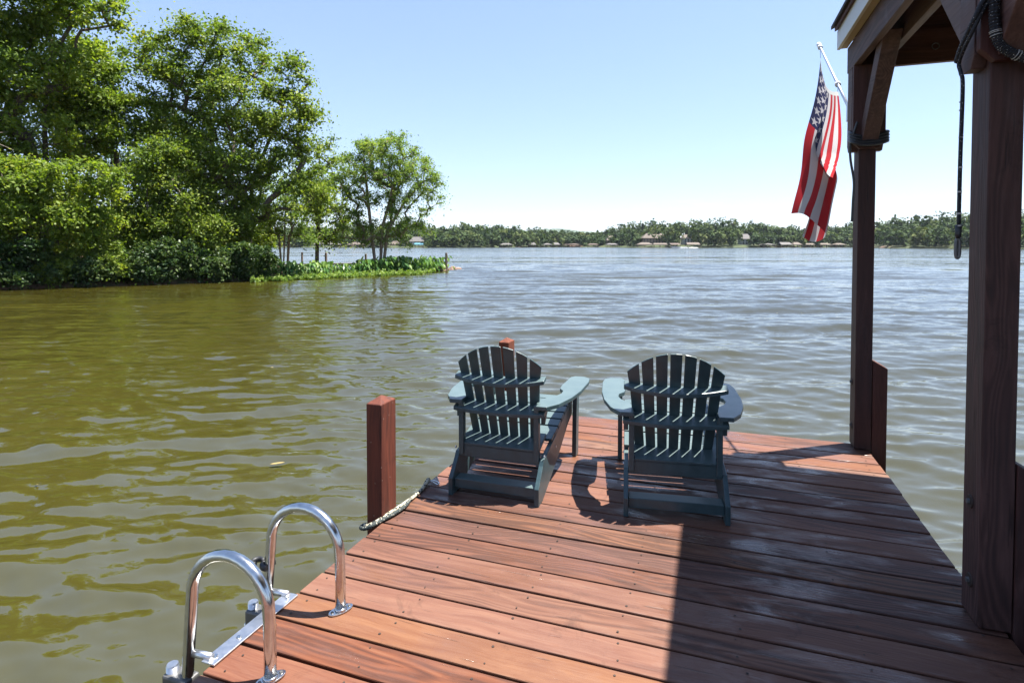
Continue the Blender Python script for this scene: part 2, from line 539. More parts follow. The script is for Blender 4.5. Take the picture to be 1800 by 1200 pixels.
# ---------------------------------------------------------------- the lake
def make_lake():
    a_fine = np.radians(np.linspace(-58, 58, 560))
    a_rest = np.radians(np.linspace(58, 302, 90))[1:-1]
    ang = np.concatenate([a_fine, a_rest])
    rad = np.concatenate([[0.6], 1.2 * np.exp(np.linspace(0, math.log(60 / 1.2), 640)), 60 * np.exp(np.linspace(0, math.log(88), 100))[1:]])
    A, Rr = np.meshgrid(ang, rad)
    X = Rr * (np.cos(A) * FW[0] + np.sin(A) * RT[0])
    Y = Rr * (np.cos(A) * FW[1] + np.sin(A) * RT[1])
    dr = np.gradient(rad)[:, None]
    Z = np.zeros_like(X)
    full = np.zeros_like(X); got = np.zeros_like(X)
    r2 = np.random.default_rng(5)
    n = 120
    lam = np.exp(r2.uniform(math.log(0.08), math.log(1.15), n))
    # two seas: wind chop coming in off the open lake, and a weaker one running out of the cove
    fan = np.where(r2.random(n) < 0.7, r2.normal(0.0, 0.30, n), r2.normal(0.75, 0.3, n))
    for l, fa in zip(lam, fan):
        k = 2 * math.pi / l
        dx = math.cos(fa) * FW[0] + math.sin(fa) * RT[0]
        dy = math.cos(fa) * FW[1] + math.sin(fa) * RT[1]
        slope = 0.023 * (1.0 if 0.12 < l < 0.6 else 0.65)
        amp = slope / k
        wgt = np.clip((l / dr - 2.5) / 3.0, 0, 1) * np.ones_like(X)
        ph = r2.uniform(0, 6.28)
        s = np.sin(k * (X * dx + Y * dy) + ph + 0.6 * np.sin(0.13 * X * r2.uniform(.5, 1.5) + ph) + 0.6 * np.sin(0.17 * Y + 2 * ph))
        # a little sharper on the crest than in the trough
        Z += amp * wgt * (s + 0.22 * s * s)
        full += slope ** 2; got += (slope * wgt) ** 2
    # longer swell on the open lake, kept out of the cove by the point
    side = X * RT[0] + Y * RT[1]; ahead = X * FW[0] + Y * FW[1]
    openw = np.clip((side + 0.16 * ahead + 2.5) / 6.0, 0.12, 1)
    openw = openw * openw * (3 - 2 * openw)
    for q in range(26):
        l = math.exp(r2.uniform(math.log(1.1), math.log(4.2)))
        fa = r2.normal(-0.05, 0.22); k = 2 * math.pi / l; ph = r2.uniform(0, 6.28)
        dx = math.cos(fa) * FW[0] + math.sin(fa) * RT[0]; dy = math.cos(fa) * FW[1] + math.sin(fa) * RT[1]
        wgt = np.clip((l / dr - 2.5) / 3.0, 0, 1)
        s = np.sin(k * (X * dx + Y * dy) + ph + 0.8 * np.sin(0.21 * side + ph) + 0.5 * np.sin(0.11 * ahead + 2 * ph))
        Z += 0.019 / k * wgt * openw * (s + 0.3 * s * s)
    far = np.sqrt(np.clip(1 - got / full, 0, 1))
    nr, na = X.shape
    v = np.stack([X, Y, Z + WATER], -1).reshape(-1, 3)
    i = np.arange(nr - 1)[:, None] * na; j = np.arange(na)[None, :]
    j2 = (j + 1) % na
    f = np.stack([i + j, i + na + j, i + na + j2, i + j2], -1).reshape(-1, 4)
    me = bpy.data.meshes.new('lake')
    me.vertices.add(len(v)); me.vertices.foreach_set('co', v.reshape(-1).astype(np.float32))
    me.loops.add(f.size); me.loops.foreach_set('vertex_index', f.reshape(-1).astype(np.int32))
    me.polygons.add(len(f)); me.polygons.foreach_set('loop_start', np.arange(0, f.size, 4, dtype=np.int32))
    me.update(calc_edges=True)
    if me.polygons[0].normal.z < 0: me.flip_normals()
    me.polygons.foreach_set('use_smooth', np.ones(len(f), dtype=bool))
    at_ = me.attributes.new('far', 'FLOAT', 'POINT')
    at_.data.foreach_set('value', far.reshape(-1).astype(np.float32))
    me.materials.append(M['water'])
    tag(link('water', me), 'rippled olive green lake water turning blue towards the far shore', kind='structure')


make_lake()

# ---------------------------------------------------------------- the near bank and its point of land
SHORE = [(-420, 21.5), (-250, 22.4), (-100, 23.3), (0, 24.8), (150, 26.4), (300, 28.4), (400, 30.1), (480, 31.6), (560, 33.7), (650, 36.2),
         (740, 38.5), (772, 41.5), (800, 45.0)]


def shore_d(px):
    return float(np.interp(px, [p[0] for p in SHORE], [p[1] for p in SHORE]))


def ground_mat():
    m, t, b, out = new_mat('clay_bank')
    pos = t.nodes.new('ShaderNodeNewGeometry').outputs['Position']
    n1 = noise(t, pos, 0.8, 6, 0.6)
    n2 = noise(t, pos, 7.0, 5, 0.6)
    c = ramp(t, n1, [(0.35, (0.20, 0.085, 0.045)), (0.5, (0.13, 0.075, 0.04)), (0.62, (0.05, 0.07, 0.02))])
    c = mixc(t, math_n(t, 'MULTIPLY', n2, 0.6), c, (0.09, 0.06, 0.035))
    t.links.new(c, b.inputs['Base Color'])
    b.inputs['Roughness'].default_value = 0.95
    bump(t, n2, 0.8, 0.08, b)
    return m


M['ground'] = ground_mat()


def make_bank():
    pxs = np.linspace(-420, 800, 110)
    rows = [0.0, 0.15, 0.5, 1.2, 2.2, 3.5, 6, 10, 16, 26, 40]
    v = []
    for k, px in enumerate(pxs):
        d0 = shore_d(px)
        wdt = np.interp(px, [-420, 430, 500, 700, 770, 800], [40, 40, 9, 5.5, 3.0, 0.6])
        top = np.interp(px, [-420, 440, 500, 800], [1.3, 1.1, 0.42, 0.20])
        for i, r in enumerate(rows):
            u = i / (len(rows) - 1)
            off = r / 40 * wdt if wdt > 20 else u * wdt
            rise = 1 - math.exp(-off / 1.9)
            z = WATER - 0.25 + (top + 0.25) * rise
            if wdt < 20 and u > 0.75: z = WATER - 0.3 + (z - WATER + 0.3) * (1 - (u - 0.75) / 0.25)
            z += random.uniform(-0.05, 0.05)
            p = at(px, d0 + off, z)
            v.append(p)
    n = len(rows)
    f = []
    for k in range(len(pxs) - 1):
        for i in range(n - 1):
            a = k * n + i
            f.append((a, a + n, a + n + 1, a + 1))
    mb = MB().add(v, f)
    o = mb.build('ground_bank', M['ground'], smooth=True)
    tag(o, 'reddish clay bank under the trees on the left shore', kind='structure')


make_bank()


def bank_z(px, off):
    wdt = float(np.interp(px, [-420, 430, 500, 700, 770, 800], [40, 40, 9, 5.5, 3.0, 0.6]))
    top = float(np.interp(px, [-420, 440, 500, 800], [1.3, 1.1, 0.42, 0.20]))
    return WATER - 0.25 + (top + 0.25) * (1 - math.exp(-off / 1.9))


# ---------------------------------------------------------------- leaves and trees
def unit(v):
    return v / np.maximum(np.linalg.norm(v, axis=-1, keepdims=True), 1e-9)


def leaves(c, size, r, up=0.6, aspect=0.6, droop=0.0, outward=None):
    """(n,3) leaf centres -> (n,4,3) pointed leaf quads of varied size and tilt"""
    n = len(c)
    nrm = r.normal(size=(n, 3)); nrm[:, 2] += up * 1.6
    if outward is not None: nrm = nrm + outward
    nrm = unit(nrm)
    d = r.normal(size=(n, 3)); d[:, 2] -= droop
    d = unit(d - nrm * (d * nrm).sum(1, keepdims=True))
    s = np.cross(nrm, d)
    L = (size * r.uniform(0.5, 1.55, n))[:, None]
    W = L * aspect * 0.5
    q = np.stack([c - d * L * 0.5, c + s * W - d * L * 0.06 + nrm * W * .25, c + d * L * 0.5, c - s * W - d * L * 0.06 + nrm * W * .25], 1)
    return q


def crown_points(lobes, nclump, r, shell=2.0):
    """clump centres spread through a set of ellipsoids (cx,cy,cz,rx,ry,rz), by volume"""
    lobes = np.array(lobes, float)
    vol = (lobes[:, 3] * lobes[:, 4] * lobes[:, 5]) ** 0.8
    idx = r.choice(len(lobes), nclump, p=vol / vol.sum())
    u = unit(r.normal(size=(nclump, 3)))
    rad = r.random(nclump) ** (1 / (shell + 1.0))
    return lobes[idx, :3] + u * rad[:, None] * lobes[idx, 3:6]


def grow(trunks, tips, r, r_tip, r_max):
    """joins clump centres to the trunks by the nearest limb below them; returns a list of (p0,p1,r0,r1)"""
    P, par = [], []
    for tr in trunks:
        prev = -1
        for q in tr:
            P.append(np.array(q, float)); par.append(prev); prev = len(P) - 1
    base = np.mean([t[0] for t in trunks], 0)
    order = np.argsort(np.linalg.norm(tips - np.array([base[0], base[1], tips[:, 2].min()]), axis=1))
    ends = []
    for i in order:
        c = tips[i]
        A = np.array(P)
        dv = c - A
        dist = np.linalg.norm(dv, axis=1)
        cost = dist + np.maximum(0, 0.35 * dist - dv[:, 2]) * 1.4
        cost[:1] += 3
        k = int(np.argmin(cost))
        p0 = A[k]
        prev = k
        nseg = 3 if dist[k] > 1.2 else 2
        for s in range(1, nseg + 1):
            f = s / nseg
            q = p0 + (c - p0) * f
            q = q + np.array([0, 0, 0.10 * dist[k] * math.sin(f * math.pi)]) * (0.4 + r.random())
            if s < nseg: q = q + r.normal(size=3) * 0.05 * dist[k]
            P.append(q); par.append(prev); prev = len(P) - 1
        ends.append(prev)
    cnt = np.zeros(len(P))
    for e in ends:
        k = e
        while k >= 0:
            cnt[k] += 1; k = par[k]
    rad = np.minimum(r_tip * np.maximum(cnt, 1) ** 0.52, r_max)
    segs = []
    for i, pa in enumerate(par):
        if pa >= 0: segs.append((P[pa], P[i], min(rad[pa], rad[i] * 1.5), rad[i]))
    return segs


def limbs_mesh(name, segs, n=6):
    """tapered limbs"""
    S0 = np.array([s[0] for s in segs]); S1 = np.array([s[1] for s in segs])
    r0 = np.array([s[2] for s in segs]); r1 = np.array([s[3] for s in segs])
    t = unit(S1 - S0)
    a = np.where(np.abs(t[:, 2:3]) < 0.9, np.array([[0, 0, 1.0]]), np.array([[1.0, 0, 0]]))
    u = unit(a - t * (a * t).sum(1, keepdims=True)); b = np.cross(t, u)
    vs_, fs = [], []
    m = len(segs)
    ring = []
    for S_, rr in ((S0 - t * r0[:, None] * .3, r0), (S1 + t * r1[:, None] * .3, r1)):
        for k in range(n):
            an = 2 * math.pi * k / n
            ring.append(S_ + (u * math.cos(an) + b * math.sin(an)) * rr[:, None])
    V = np.stack(ring, 1)                        # (m, 2n, 3)
    for i in range(m):
        o = i * 2 * n
        for k in range(n):
            fs.append((o + k, o + (k + 1) % n, o + n + (k + 1) % n, o + n + k))
    me = bpy.data.meshes.new(name)
    me.from_pydata(V.reshape(-1, 3).tolist(), [], fs)
    me.update()
    return me


LEAF = {
    'sweetgum': leaf_mat('leaf_yellow_green', [(0.0, (0.062, 0.104, 0.018)), (0.45, (0.128, 0.190, 0.028)), (0.85, (0.225, 0.265, 0.036)), (1.0, (0.34, 0.28, 0.05))], 0.42),
    'mid': leaf_mat('leaf_mid_green', [(0.000, (0.056, 0.095, 0.018)), (0.500, (0.125, 0.183, 0.030)), (1.000, (0.259, 0.287, 0.053))], 0.38),
    'willow': leaf_mat('leaf_pale_green', [(0.000, (0.068, 0.119, 0.028)), (0.500, (0.141, 0.210, 0.052)), (1.000, (0.283, 0.323, 0.096))], 0.45),
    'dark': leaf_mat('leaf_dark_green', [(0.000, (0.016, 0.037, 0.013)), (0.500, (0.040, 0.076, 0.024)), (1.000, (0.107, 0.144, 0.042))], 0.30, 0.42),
    'big': leaf_mat('leaf_elephant_ear', [(0.000, (0.038, 0.095, 0.028)), (0.500, (0.086, 0.183, 0.046)), (1.000, (0.216, 0.295, 0.071))], 0.25, 0.35),
    'grass': leaf_mat('leaf_shore_grass', [(0.000, (0.068, 0.124, 0.024)), (0.500, (0.124, 0.198, 0.041)), (1.000, (0.227, 0.283, 0.078))], 0.35),
    'far': leaf_mat('leaf_far_wood', [(0.0, (0.024, 0.044, 0.017)), (0.5, (0.046, 0.075, 0.024)), (1.0, (0.098, 0.118, 0.038))], 0.15, 0.9),
}


def tree(name, label, cat, px, depth, lobes_px, trunk_px, nclump, nleaf, leaf, mat, bark, seed, clump=(0.75, 0.5),
         r_tip=0.022, r_max=0.22, up=0.5, droop=0.2, aspect=0.62, group=None, shell=2.0, parts=('trunk', 'crown'), thick=0.85, over=0.0):
    """lobes_px: (x, y, rx, ry) seen in the photograph, taken at this tree's own distance; thick: depth over width"""
    r = np.random.default_rng(seed)
    if parts[0] == 'trunk':
        nclump = int(nclump * 1.3); nleaf = int(nleaf * 1.05); leaf *= 0.84; clump = (clump[0] * 1.18, clump[1] * 1.35)
    off = depth - shore_d(min(px, 790))
    gz = bank_z(min(px, 790), max(off, 0.2)) - 0.05
    base = at(px, depth, gz)
    s = depth / FPX
    # local frame: x = RT, y = FW
    lob = []
    for (x, y, rx, ry, *dy) in lobes_px:
        lob.append(((x - px) * s, (dy[0] if dy else over), zat(y, depth) - gz, rx * s, max(rx * thick, ry * 0.7) * s, ry * s))
    tips = crown_points(lob, nclump, r, shell)
    tips[:, 2] = np.maximum(tips[:, 2], 0.5)
    trunks = []
    for tr in trunk_px:
        pts = [((x - px) * s, r.normal() * 0.12, max(zat(y, depth) - gz, 0)) for (x, y) in tr]
        pts[0] = (pts[0][0], 0.0 + r.normal() * 0.15, 0.0)
        trunks.append(pts)
    segs = grow(trunks, tips, r, r_tip, r_max)
    root = empty(name, tuple(base), YAW)
    tag(root, label, cat, group)
    tm = limbs_mesh(parts[0], segs)
    link(parts[0], tm, root, M[bark], smooth=True)
    # leaves: each clump an uneven spray, denser on top
    cs = r.uniform(0.6, 1.35, nclump)
    idx = r.choice(nclump, nclump * nleaf, p=cs ** 2 / (cs ** 2).sum())
    u = unit(r.normal(size=(len(idx), 3)))
    rad = np.minimum(np.abs(r.normal(0, 0.52, len(idx))) + 0.12 * r.random(len(idx)), 1.4)
    dirv = tips[idx] - np.array([0, 0, tips[:, 2].mean()])
    c = tips[idx] + u * rad[:, None] * (cs[idx][:, None] * np.array([clump[0], clump[0], clump[1]]))
    # sprays hang a little at their outer end
    c[:, 2] -= droop * (rad ** 2) * clump[0] * 0.5
    q = leaves(c, leaf, r, up, aspect, droop, unit(dirv) * 0.35)
    tone = r.random(nclump)
    rnd = np.clip(0.45 * tone[idx] + 0.55 * r.random(len(idx)), 0, 1)
    me = quads_mesh(parts[1], q, rnd, LEAF[mat])
    link(parts[1], me, root)
    return root


GT = 'trees on the wooded bank'
t1 = tree('sweetgum_tree', 'tallest yellow-green tree at the left edge, its top cut off by the frame', 'tree', 78, 30,
          [(60, -40, 120, 60), (30, 60, 90, 70), (130, 40, 95, 60), (215, 20, 60, 35), (235, 60, 30, 25), (70, 150, 90, 55), (-40, 110, 100, 90), (20, 240, 70, 45), (110, 235, 60, 40), (160, 120, 40, 30)],
          [[(76, 480), (74, 400), (80, 300), (82, 220), (95, 120), (110, 20), (100, -60)]], 185, 290, 0.21, 'sweetgum', 'bark', 21, (0.85, 0.5), 0.024, 0.24, group=GT, over=-1.6)
tree('slender_tree', 'slender double-stemmed tree with sky showing through, right of the tallest one', 'tree', 205, 33,
     [(205, 125, 50, 32), (240, 150, 28, 24), (180, 160, 38, 28), (215, 190, 55, 35), (170, 215, 40, 30), (230, 240, 40, 25), (190, 270, 45, 25)],
     [[(200, 470), (200, 380), (197, 300), (198, 240), (196, 190), (205, 130)], [(209, 470), (207, 350), (208, 270), (212, 200), (225, 150)]],
     95, 270, 0.19, 'sweetgum', 'bark', 22, (0.8, 0.45), 0.02, 0.15, group=GT, over=-1.6)
tree('spreading_tree', 'large spreading dark green tree with forked limbs in the middle of the bank', 'tree', 438, 35,
     [(385, 70, 45, 34), (300, 105, 42, 38), (440, 115, 70, 42), (520, 150, 45, 40), (350, 160, 70, 45), (450, 200, 95, 55), (545, 215, 42, 40), (330, 240, 65, 50),
      (420, 290, 95, 50), (530, 290, 55, 50), (560, 350, 45, 40), (350, 340, 60, 45), (440, 375, 60, 35)],
     [[(436, 480), (432, 420), (430, 365), (424, 330), (408, 265), (392, 200), (385, 130), (386, 80)], [(433, 370), (445, 320), (470, 260), (500, 190), (520, 150)],
      [(436, 360), (460, 340), (480, 330), (520, 300), (550, 260)]],
     270, 225, 0.185, 'mid', 'bark', 23, (0.9, 0.5), 0.022, 0.27, group=GT, over=-1.6)
tree('river_birch', 'loose pale green tree on three stems at the tip of the point', 'tree', 668, 40,
     [(650, 250, 35, 26), (700, 260, 50, 28), (640, 300, 45, 35), (720, 300, 55, 35), (670, 330, 70, 40), (755, 345, 32, 35), (620, 350, 28, 35), (700, 375, 60, 30), (745, 405, 30, 20), (625, 395, 38, 24), (680, 285, 60, 45), (590, 335, 35, 40), (735, 330, 50, 45), (690, 400, 70, 22), (635, 418, 40, 13), (725, 420, 45, 12)],
     [[(660, 450), (654, 410), (648, 360), (642, 300), (640, 260)], [(668, 450), (672, 400), (690, 340), (710, 290)], [(672, 450), (682, 405), (715, 350), (745, 320)]],
     270, 125, 0.165, 'willow', 'bark_pale', 24, (0.6, 0.36), 0.016, 0.11, 0.35, 0.6, 0.42, group=GT)
tree('young_birch', 'small yellow-green tree with a pale fan of stems beside the elephant ears', 'tree', 500, 37,
     [(500, 340, 45, 30), (470, 370, 30, 24), (535, 365, 35, 28), (510, 395, 40, 20), (545, 408, 35, 18), (470, 410, 25, 20)],
     [[(497, 452), (490, 420), (480, 385), (475, 350)], [(500, 452), (500, 415), (502, 370), (500, 330)], [(503, 452), (510, 415), (528, 375), (538, 350)]],
     50, 170, 0.16, 'willow', 'bark_pale', 25, (0.7, 0.4), 0.014, 0.09, 0.4, 0.4, 0.5, group=GT)
tree('understory_tree', 'broad bright green low tree filling the lower left corner of the bank', 'tree', 50, 26.6,
     [(-40, 310, 70, 45), (40, 320, 75, 42), (120, 325, 60, 42), (180, 320, 38, 30), (70, 390, 85, 45), (-30, 400, 70, 50), (150, 390, 50, 35)],
     [[(52, 490), (50, 440), (46, 390), (40, 350)], [(55, 490), (75, 430), (110, 370), (130, 340)]],
     140, 220, 0.175, 'sweetgum', 'bark', 26, (0.65, 0.4), 0.016, 0.12, group=GT)
tree('shaded_tree', 'dark low tree standing between the slender and the spreading tree', 'tree', 285, 30.5,
     [(285, 280, 55, 45), (250, 330, 55, 45), (320, 340, 60, 45), (285, 400, 75, 45), (350, 400, 40, 40), (225, 395, 40, 40)],
     [[(285, 485), (283, 430), (280, 370), (284, 310)], [(288, 485), (300, 420), (320, 360)]],
     120, 185, 0.17, 'mid', 'bark', 27, (0.75, 0.45), 0.016, 0.12, group=GT)
tree('thin_tree', 'thin-stemmed dark tree under the spreading tree\'s left limbs', 'tree', 372, 33,
     [(370, 300, 45, 40), (385, 360, 45, 40), (350, 400, 40, 30), (400, 410, 40, 28)],
     [[(372, 480), (373, 420), (370, 360), (372, 300)], [(364, 480), (362, 430), (352, 390)]],
     60, 150, 0.16, 'mid', 'bark', 28, (0.7, 0.42), 0.015, 0.1, group=GT)
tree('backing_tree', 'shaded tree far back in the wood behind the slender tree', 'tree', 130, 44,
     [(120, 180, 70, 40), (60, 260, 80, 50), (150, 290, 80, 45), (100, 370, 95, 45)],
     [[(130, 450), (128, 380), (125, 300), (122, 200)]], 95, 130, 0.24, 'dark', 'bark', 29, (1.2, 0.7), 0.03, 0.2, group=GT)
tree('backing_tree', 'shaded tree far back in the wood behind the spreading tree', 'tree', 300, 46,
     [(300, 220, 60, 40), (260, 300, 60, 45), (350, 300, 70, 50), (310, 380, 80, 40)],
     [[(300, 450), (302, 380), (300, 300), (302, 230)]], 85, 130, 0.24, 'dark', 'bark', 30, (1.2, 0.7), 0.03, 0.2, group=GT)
tree('backing_tree', 'leafy tree behind the right-hand limbs of the spreading tree', 'tree', 560, 45,
     [(560, 260, 40, 40), (590, 310, 38, 40), (540, 330, 50, 45), (580, 380, 45, 30), (565, 412, 45, 18), (600, 400, 25, 20)],
     [[(556, 450), (558, 390), (560, 320), (562, 270)]], 60, 130, 0.21, 'mid', 'bark', 31, (1.0, 0.6), 0.025, 0.16, group=GT)
tree('edge_tree', 'broad tree partly cut off at the far left edge', 'tree', -110, 27,
     [(-110, 120, 100, 90), (-90, 260, 100, 70), (-110, 380, 100, 60)],
     [[(-110, 490), (-112, 380), (-105, 250), (-110, 130)]], 95, 150, 0.2, 'mid', 'bark', 32, (0.95, 0.6), 0.022, 0.2, group=GT)

# the bare dead branch hanging out from the leftmost tree
def dead_branch():
    r = np.random.default_rng(3)
    s = 26.0 / FPX
    mb = MB()
    def P(x, y, d=0.0): return ((x - 78) * s - 4.0 * 0 , -4.6 + d, zat(y, 25.4) - bank_z(78, 30 - shore_d(78)))
    main = [P(-40, 205), P(5, 201), P(38, 200), (P(60, 216)), P(85, 232), P(112, 236)]
    mb.tube(main, [0.07, 0.06, 0.05, 0.035, 0.022, 0.01], 6)
    mb.tube([P(8, 200), P(3, 150), P(2, 110), P(6, 80)], [0.03, 0.022, 0.015, 0.008], 5)
    for k in range(46):
        f = r.uniform(0.25, 1.0)
        i = min(int(f * 5), 4); ff = f * 5 - i
        p = np.array(main[i]) * (1 - ff) + np.array(main[i + 1]) * ff
        a = r.uniform(-0.9, 0.9) + (0.25 if r.random() < .6 else -0.3)
        L = r.uniform(0.5, 1.6)
        q = p + np.array([math.cos(a) * L * 0.6, r.normal() * 0.35, math.sin(a) * L * 0.55])
        e = q + np.array([math.cos(a + r.normal() * .5) * L * 0.5, r.normal() * 0.2, math.sin(a + r.normal() * .6) * L * 0.45])
        mb.tube([tuple(p), tuple(q), tuple(e)], [0.013, 0.009, 0.004], 4, cap=False)
    o = mb.build('dead_branch', M['dead'], t1)
    o['label'] = 'bare grey dead branch'


dead_branch()

# shrubs along the foot of the bank
GS = 'shrubs along the water under the trees'
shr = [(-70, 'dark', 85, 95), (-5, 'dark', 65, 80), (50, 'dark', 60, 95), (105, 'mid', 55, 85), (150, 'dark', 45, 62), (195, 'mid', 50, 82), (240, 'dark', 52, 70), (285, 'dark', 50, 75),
       (330, 'dark', 48, 80), (372, 'dark', 45, 66), (412, 'dark', 48, 78), (452, 'dark', 42, 62)]  # leaf tone holds the light: mid where lit, dark under the overhanging crowns
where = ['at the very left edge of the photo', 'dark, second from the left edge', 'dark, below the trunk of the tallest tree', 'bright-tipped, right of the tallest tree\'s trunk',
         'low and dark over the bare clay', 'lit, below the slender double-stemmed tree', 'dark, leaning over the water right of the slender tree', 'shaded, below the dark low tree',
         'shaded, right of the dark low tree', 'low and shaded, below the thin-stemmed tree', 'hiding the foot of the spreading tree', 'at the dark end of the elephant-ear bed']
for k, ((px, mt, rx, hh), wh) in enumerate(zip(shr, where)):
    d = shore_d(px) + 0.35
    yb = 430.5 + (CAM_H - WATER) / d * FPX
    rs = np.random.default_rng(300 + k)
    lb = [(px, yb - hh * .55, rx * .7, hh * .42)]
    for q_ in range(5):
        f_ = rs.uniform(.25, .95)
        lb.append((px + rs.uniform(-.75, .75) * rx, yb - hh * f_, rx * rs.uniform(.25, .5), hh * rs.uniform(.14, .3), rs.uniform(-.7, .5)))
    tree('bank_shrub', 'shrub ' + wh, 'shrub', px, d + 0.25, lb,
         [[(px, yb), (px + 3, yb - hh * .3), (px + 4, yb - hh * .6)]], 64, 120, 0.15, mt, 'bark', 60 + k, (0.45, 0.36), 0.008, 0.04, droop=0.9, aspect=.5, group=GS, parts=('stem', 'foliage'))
# taller thicket further in, closing the view under the crowns
GK = 'thicket inside the wood'
for k, (px, d, rx, yt, lab) in enumerate([(-60, 33, 90, 330, 'dark thicket bush behind the lower left tree, at the edge'), (60, 36, 90, 345, 'dark thicket bush behind the trunk of the tallest tree'),
                                          (165, 36, 80, 345, 'dark thicket bush behind the slender double stems'), (255, 37, 80, 350, 'dark thicket bush in the middle of the wood'),
                                          (335, 38, 75, 355, 'dark thicket bush behind the thin-stemmed tree'), (415, 39, 60, 372, 'dark thicket bush behind the spreading tree\'s fork')]):
    yb = 446
    tree('thicket_bush', lab, 'bush', px, d, [(px, (yt + yb) / 2, rx, (yb - yt) / 2), (px - rx * .4, yb - 20, rx * .7, 30), (px + rx * .4, yb - 20, rx * .7, 30)],
         [[(px, yb), (px + 2, yb - 30), (px + 4, yt + 40)]], 70, 110, 0.24, 'mid', 'bark', 80 + k, (0.9, 0.6), 0.012, 0.07, group=GK, parts=('stem', 'foliage'))



# elephant-ear plants on the point
def elephant_ear(seed):
    r = np.random.default_rng(seed)
    n = 34
    qs, st = [], MB()
    for k in range(n):
        a = r.uniform(0, 2 * math.pi); rr = r.uniform(0.05, 0.50); h = r.uniform(0.25, 0.98) * (1 - 0.35 * rr)
        tip = np.array([math.cos(a) * rr, math.sin(a) * rr, h])
        st.tube([(tip[0] * .15, tip[1] * .15, 0), (tip[0] * .6, tip[1] * .6, h * .7), tuple(tip)], [0.012, 0.01, 0.007], 4, cap=False)
        out = np.array([math.cos(a), math.sin(a), 0]); L = r.uniform(0.20, 0.38); W = L * 0.50
        side = np.array([-out[1], out[0], 0])
        d = unit(out * r.uniform(.25, .8) + np.array([0, 0, -1.0]) * r.uniform(0.5, 1.1) + r.normal(size=3) * .15)
        nrm = np.cross(d, side)
        b0 = tip - d * L * 0.22
        m1 = tip + d * L * 0.32
        e = tip + d * L * 0.8
        # heart shape as four quads folded along the midrib
        for sg in (-1, 1):
            w1 = tip - d * L * .30 + side * sg * W * .42 + nrm * .03
            w2 = tip + d * L * .12 + side * sg * W * .55 + nrm * .05
            w3 = tip + d * L * .5 + side * sg * W * .25 + nrm * .02
            qs.append([b0, w1, w2, m1]); qs.append([m1, w2, w3, e])
    q = np.array(qs)
    rnd = np.repeat(r.random(n), 4) * .8 + r.random(len(q)) * .2
    return quads_mesh('leaves', q, rnd, LEAF['big']), st.mesh('stems')


ee = [elephant_ear(90 + k) for k in range(4)]
for e in ee: e[1].materials.append(LEAF['big'])
r = np.random.default_rng(44)
k = 0
for row in range(2):
    for px in np.arange(474 + row * 9, 786, 16.5):
        px = px + r.uniform(-4, 4)
        dd = min(shore_d(px) + 1.3 + row * 1.1 + r.uniform(-.3, .3), shore_d(px) + 2.4 if px < 760 else shore_d(px) + 1.3)
        root = empty('elephant_ear_plant', tuple(at(px, dd, bank_z(px, 1.6) - 0.08)), r.uniform(0, 6.28))
        sc = r.uniform(0.85, 1.2) * float(np.interp(px, [470, 600, 690, 780], [0.95, 0.85, 1.2, 1.1]))
        root.scale = (sc * 1.1, sc * 1.1, sc)
        tag(root, 'elephant-ear plant with big drooping leaves in the bed along the point', 'plant', 'elephant ears along the point')
        lm, sm = ee[k % 4]
        link('leaves', lm, root); link('stem', sm, root)
        k += 1


def shore_grass():
    r = np.random.default_rng(8)
    n = 15000
    px = r.uniform(440, 765, n)
    d0 = np.interp(px, [p[0] for p in SHORE], [p[1] for p in SHORE])
    wid = np.interp(px, [440, 500, 600, 740, 765], [0.6, 1.3, 1.7, 1.3, 0.4])
    dd = d0 - 1.0 + r.random(n) * (wid + 0.6) + 0.35 * np.sin(px * 0.11)
    z = WATER + 0.01 + np.abs(r.normal(0, 0.09, n)) + 0.10 * np.clip(np.sin(px * .35 + dd * 2), 0, 1)
    c = FW[None, :] * dd[:, None] + RT[None, :] * ((px - 900) / FPX * dd)[:, None]
    c[:, 2] = z
    q = leaves(c, 0.13, r, 0.7, 0.45, -0.6)
    me = quads_mesh('shore_grass', q, r.random(n), LEAF['grass'])
    tag(link('shore_grass', me), 'bright yellow-green water weed fringing the point', 'grass', kind='stuff')


shore_grass()

# rocks at the tip
for k in range(9):
    r = np.random.default_rng(200 + k)
    px = 768 + k * 4.4 + r.uniform(-2, 2)
    dd = float(np.interp(px, [765, 805], [42.0, 45.5])) + r.uniform(-.4, .4)
    u = unit(r.normal(size=(14, 3)))
    import bmesh
    bm = bmesh.new()
    bmesh.ops.create_icosphere(bm, subdivisions=2, radius=1)
    pl = unit(r.normal(size=(7, 3)))
    for v in bm.verts:
        co = np.array(v.co)
        f = min(1.0, min((0.72 / max(1e-3, float(co @ p))) if co @ p > 0.05 else 9 for p in pl))
        v.co = Vector(co * f * (1 + r.normal() * .03))
    me = bpy.data.meshes.new('shore_rock'); bm.to_mesh(me); bm.free()
    s = r.uniform(0.2, 0.36) * (0.8 if k > 6 else 1)
    o = link('shore_rock', me, None, M['rock'], loc=tuple(at(px, dd, WATER + 0.06 * (1 if k % 3 else 3))))
    o.scale = (s * 1.3, s, s * 0.6); o.rotation_euler = (0, 0, r.uniform(0, 6))
    tag(o, 'brown boulder in the low rock pile at the tip of the point', 'rock', 'rocks at the tip')

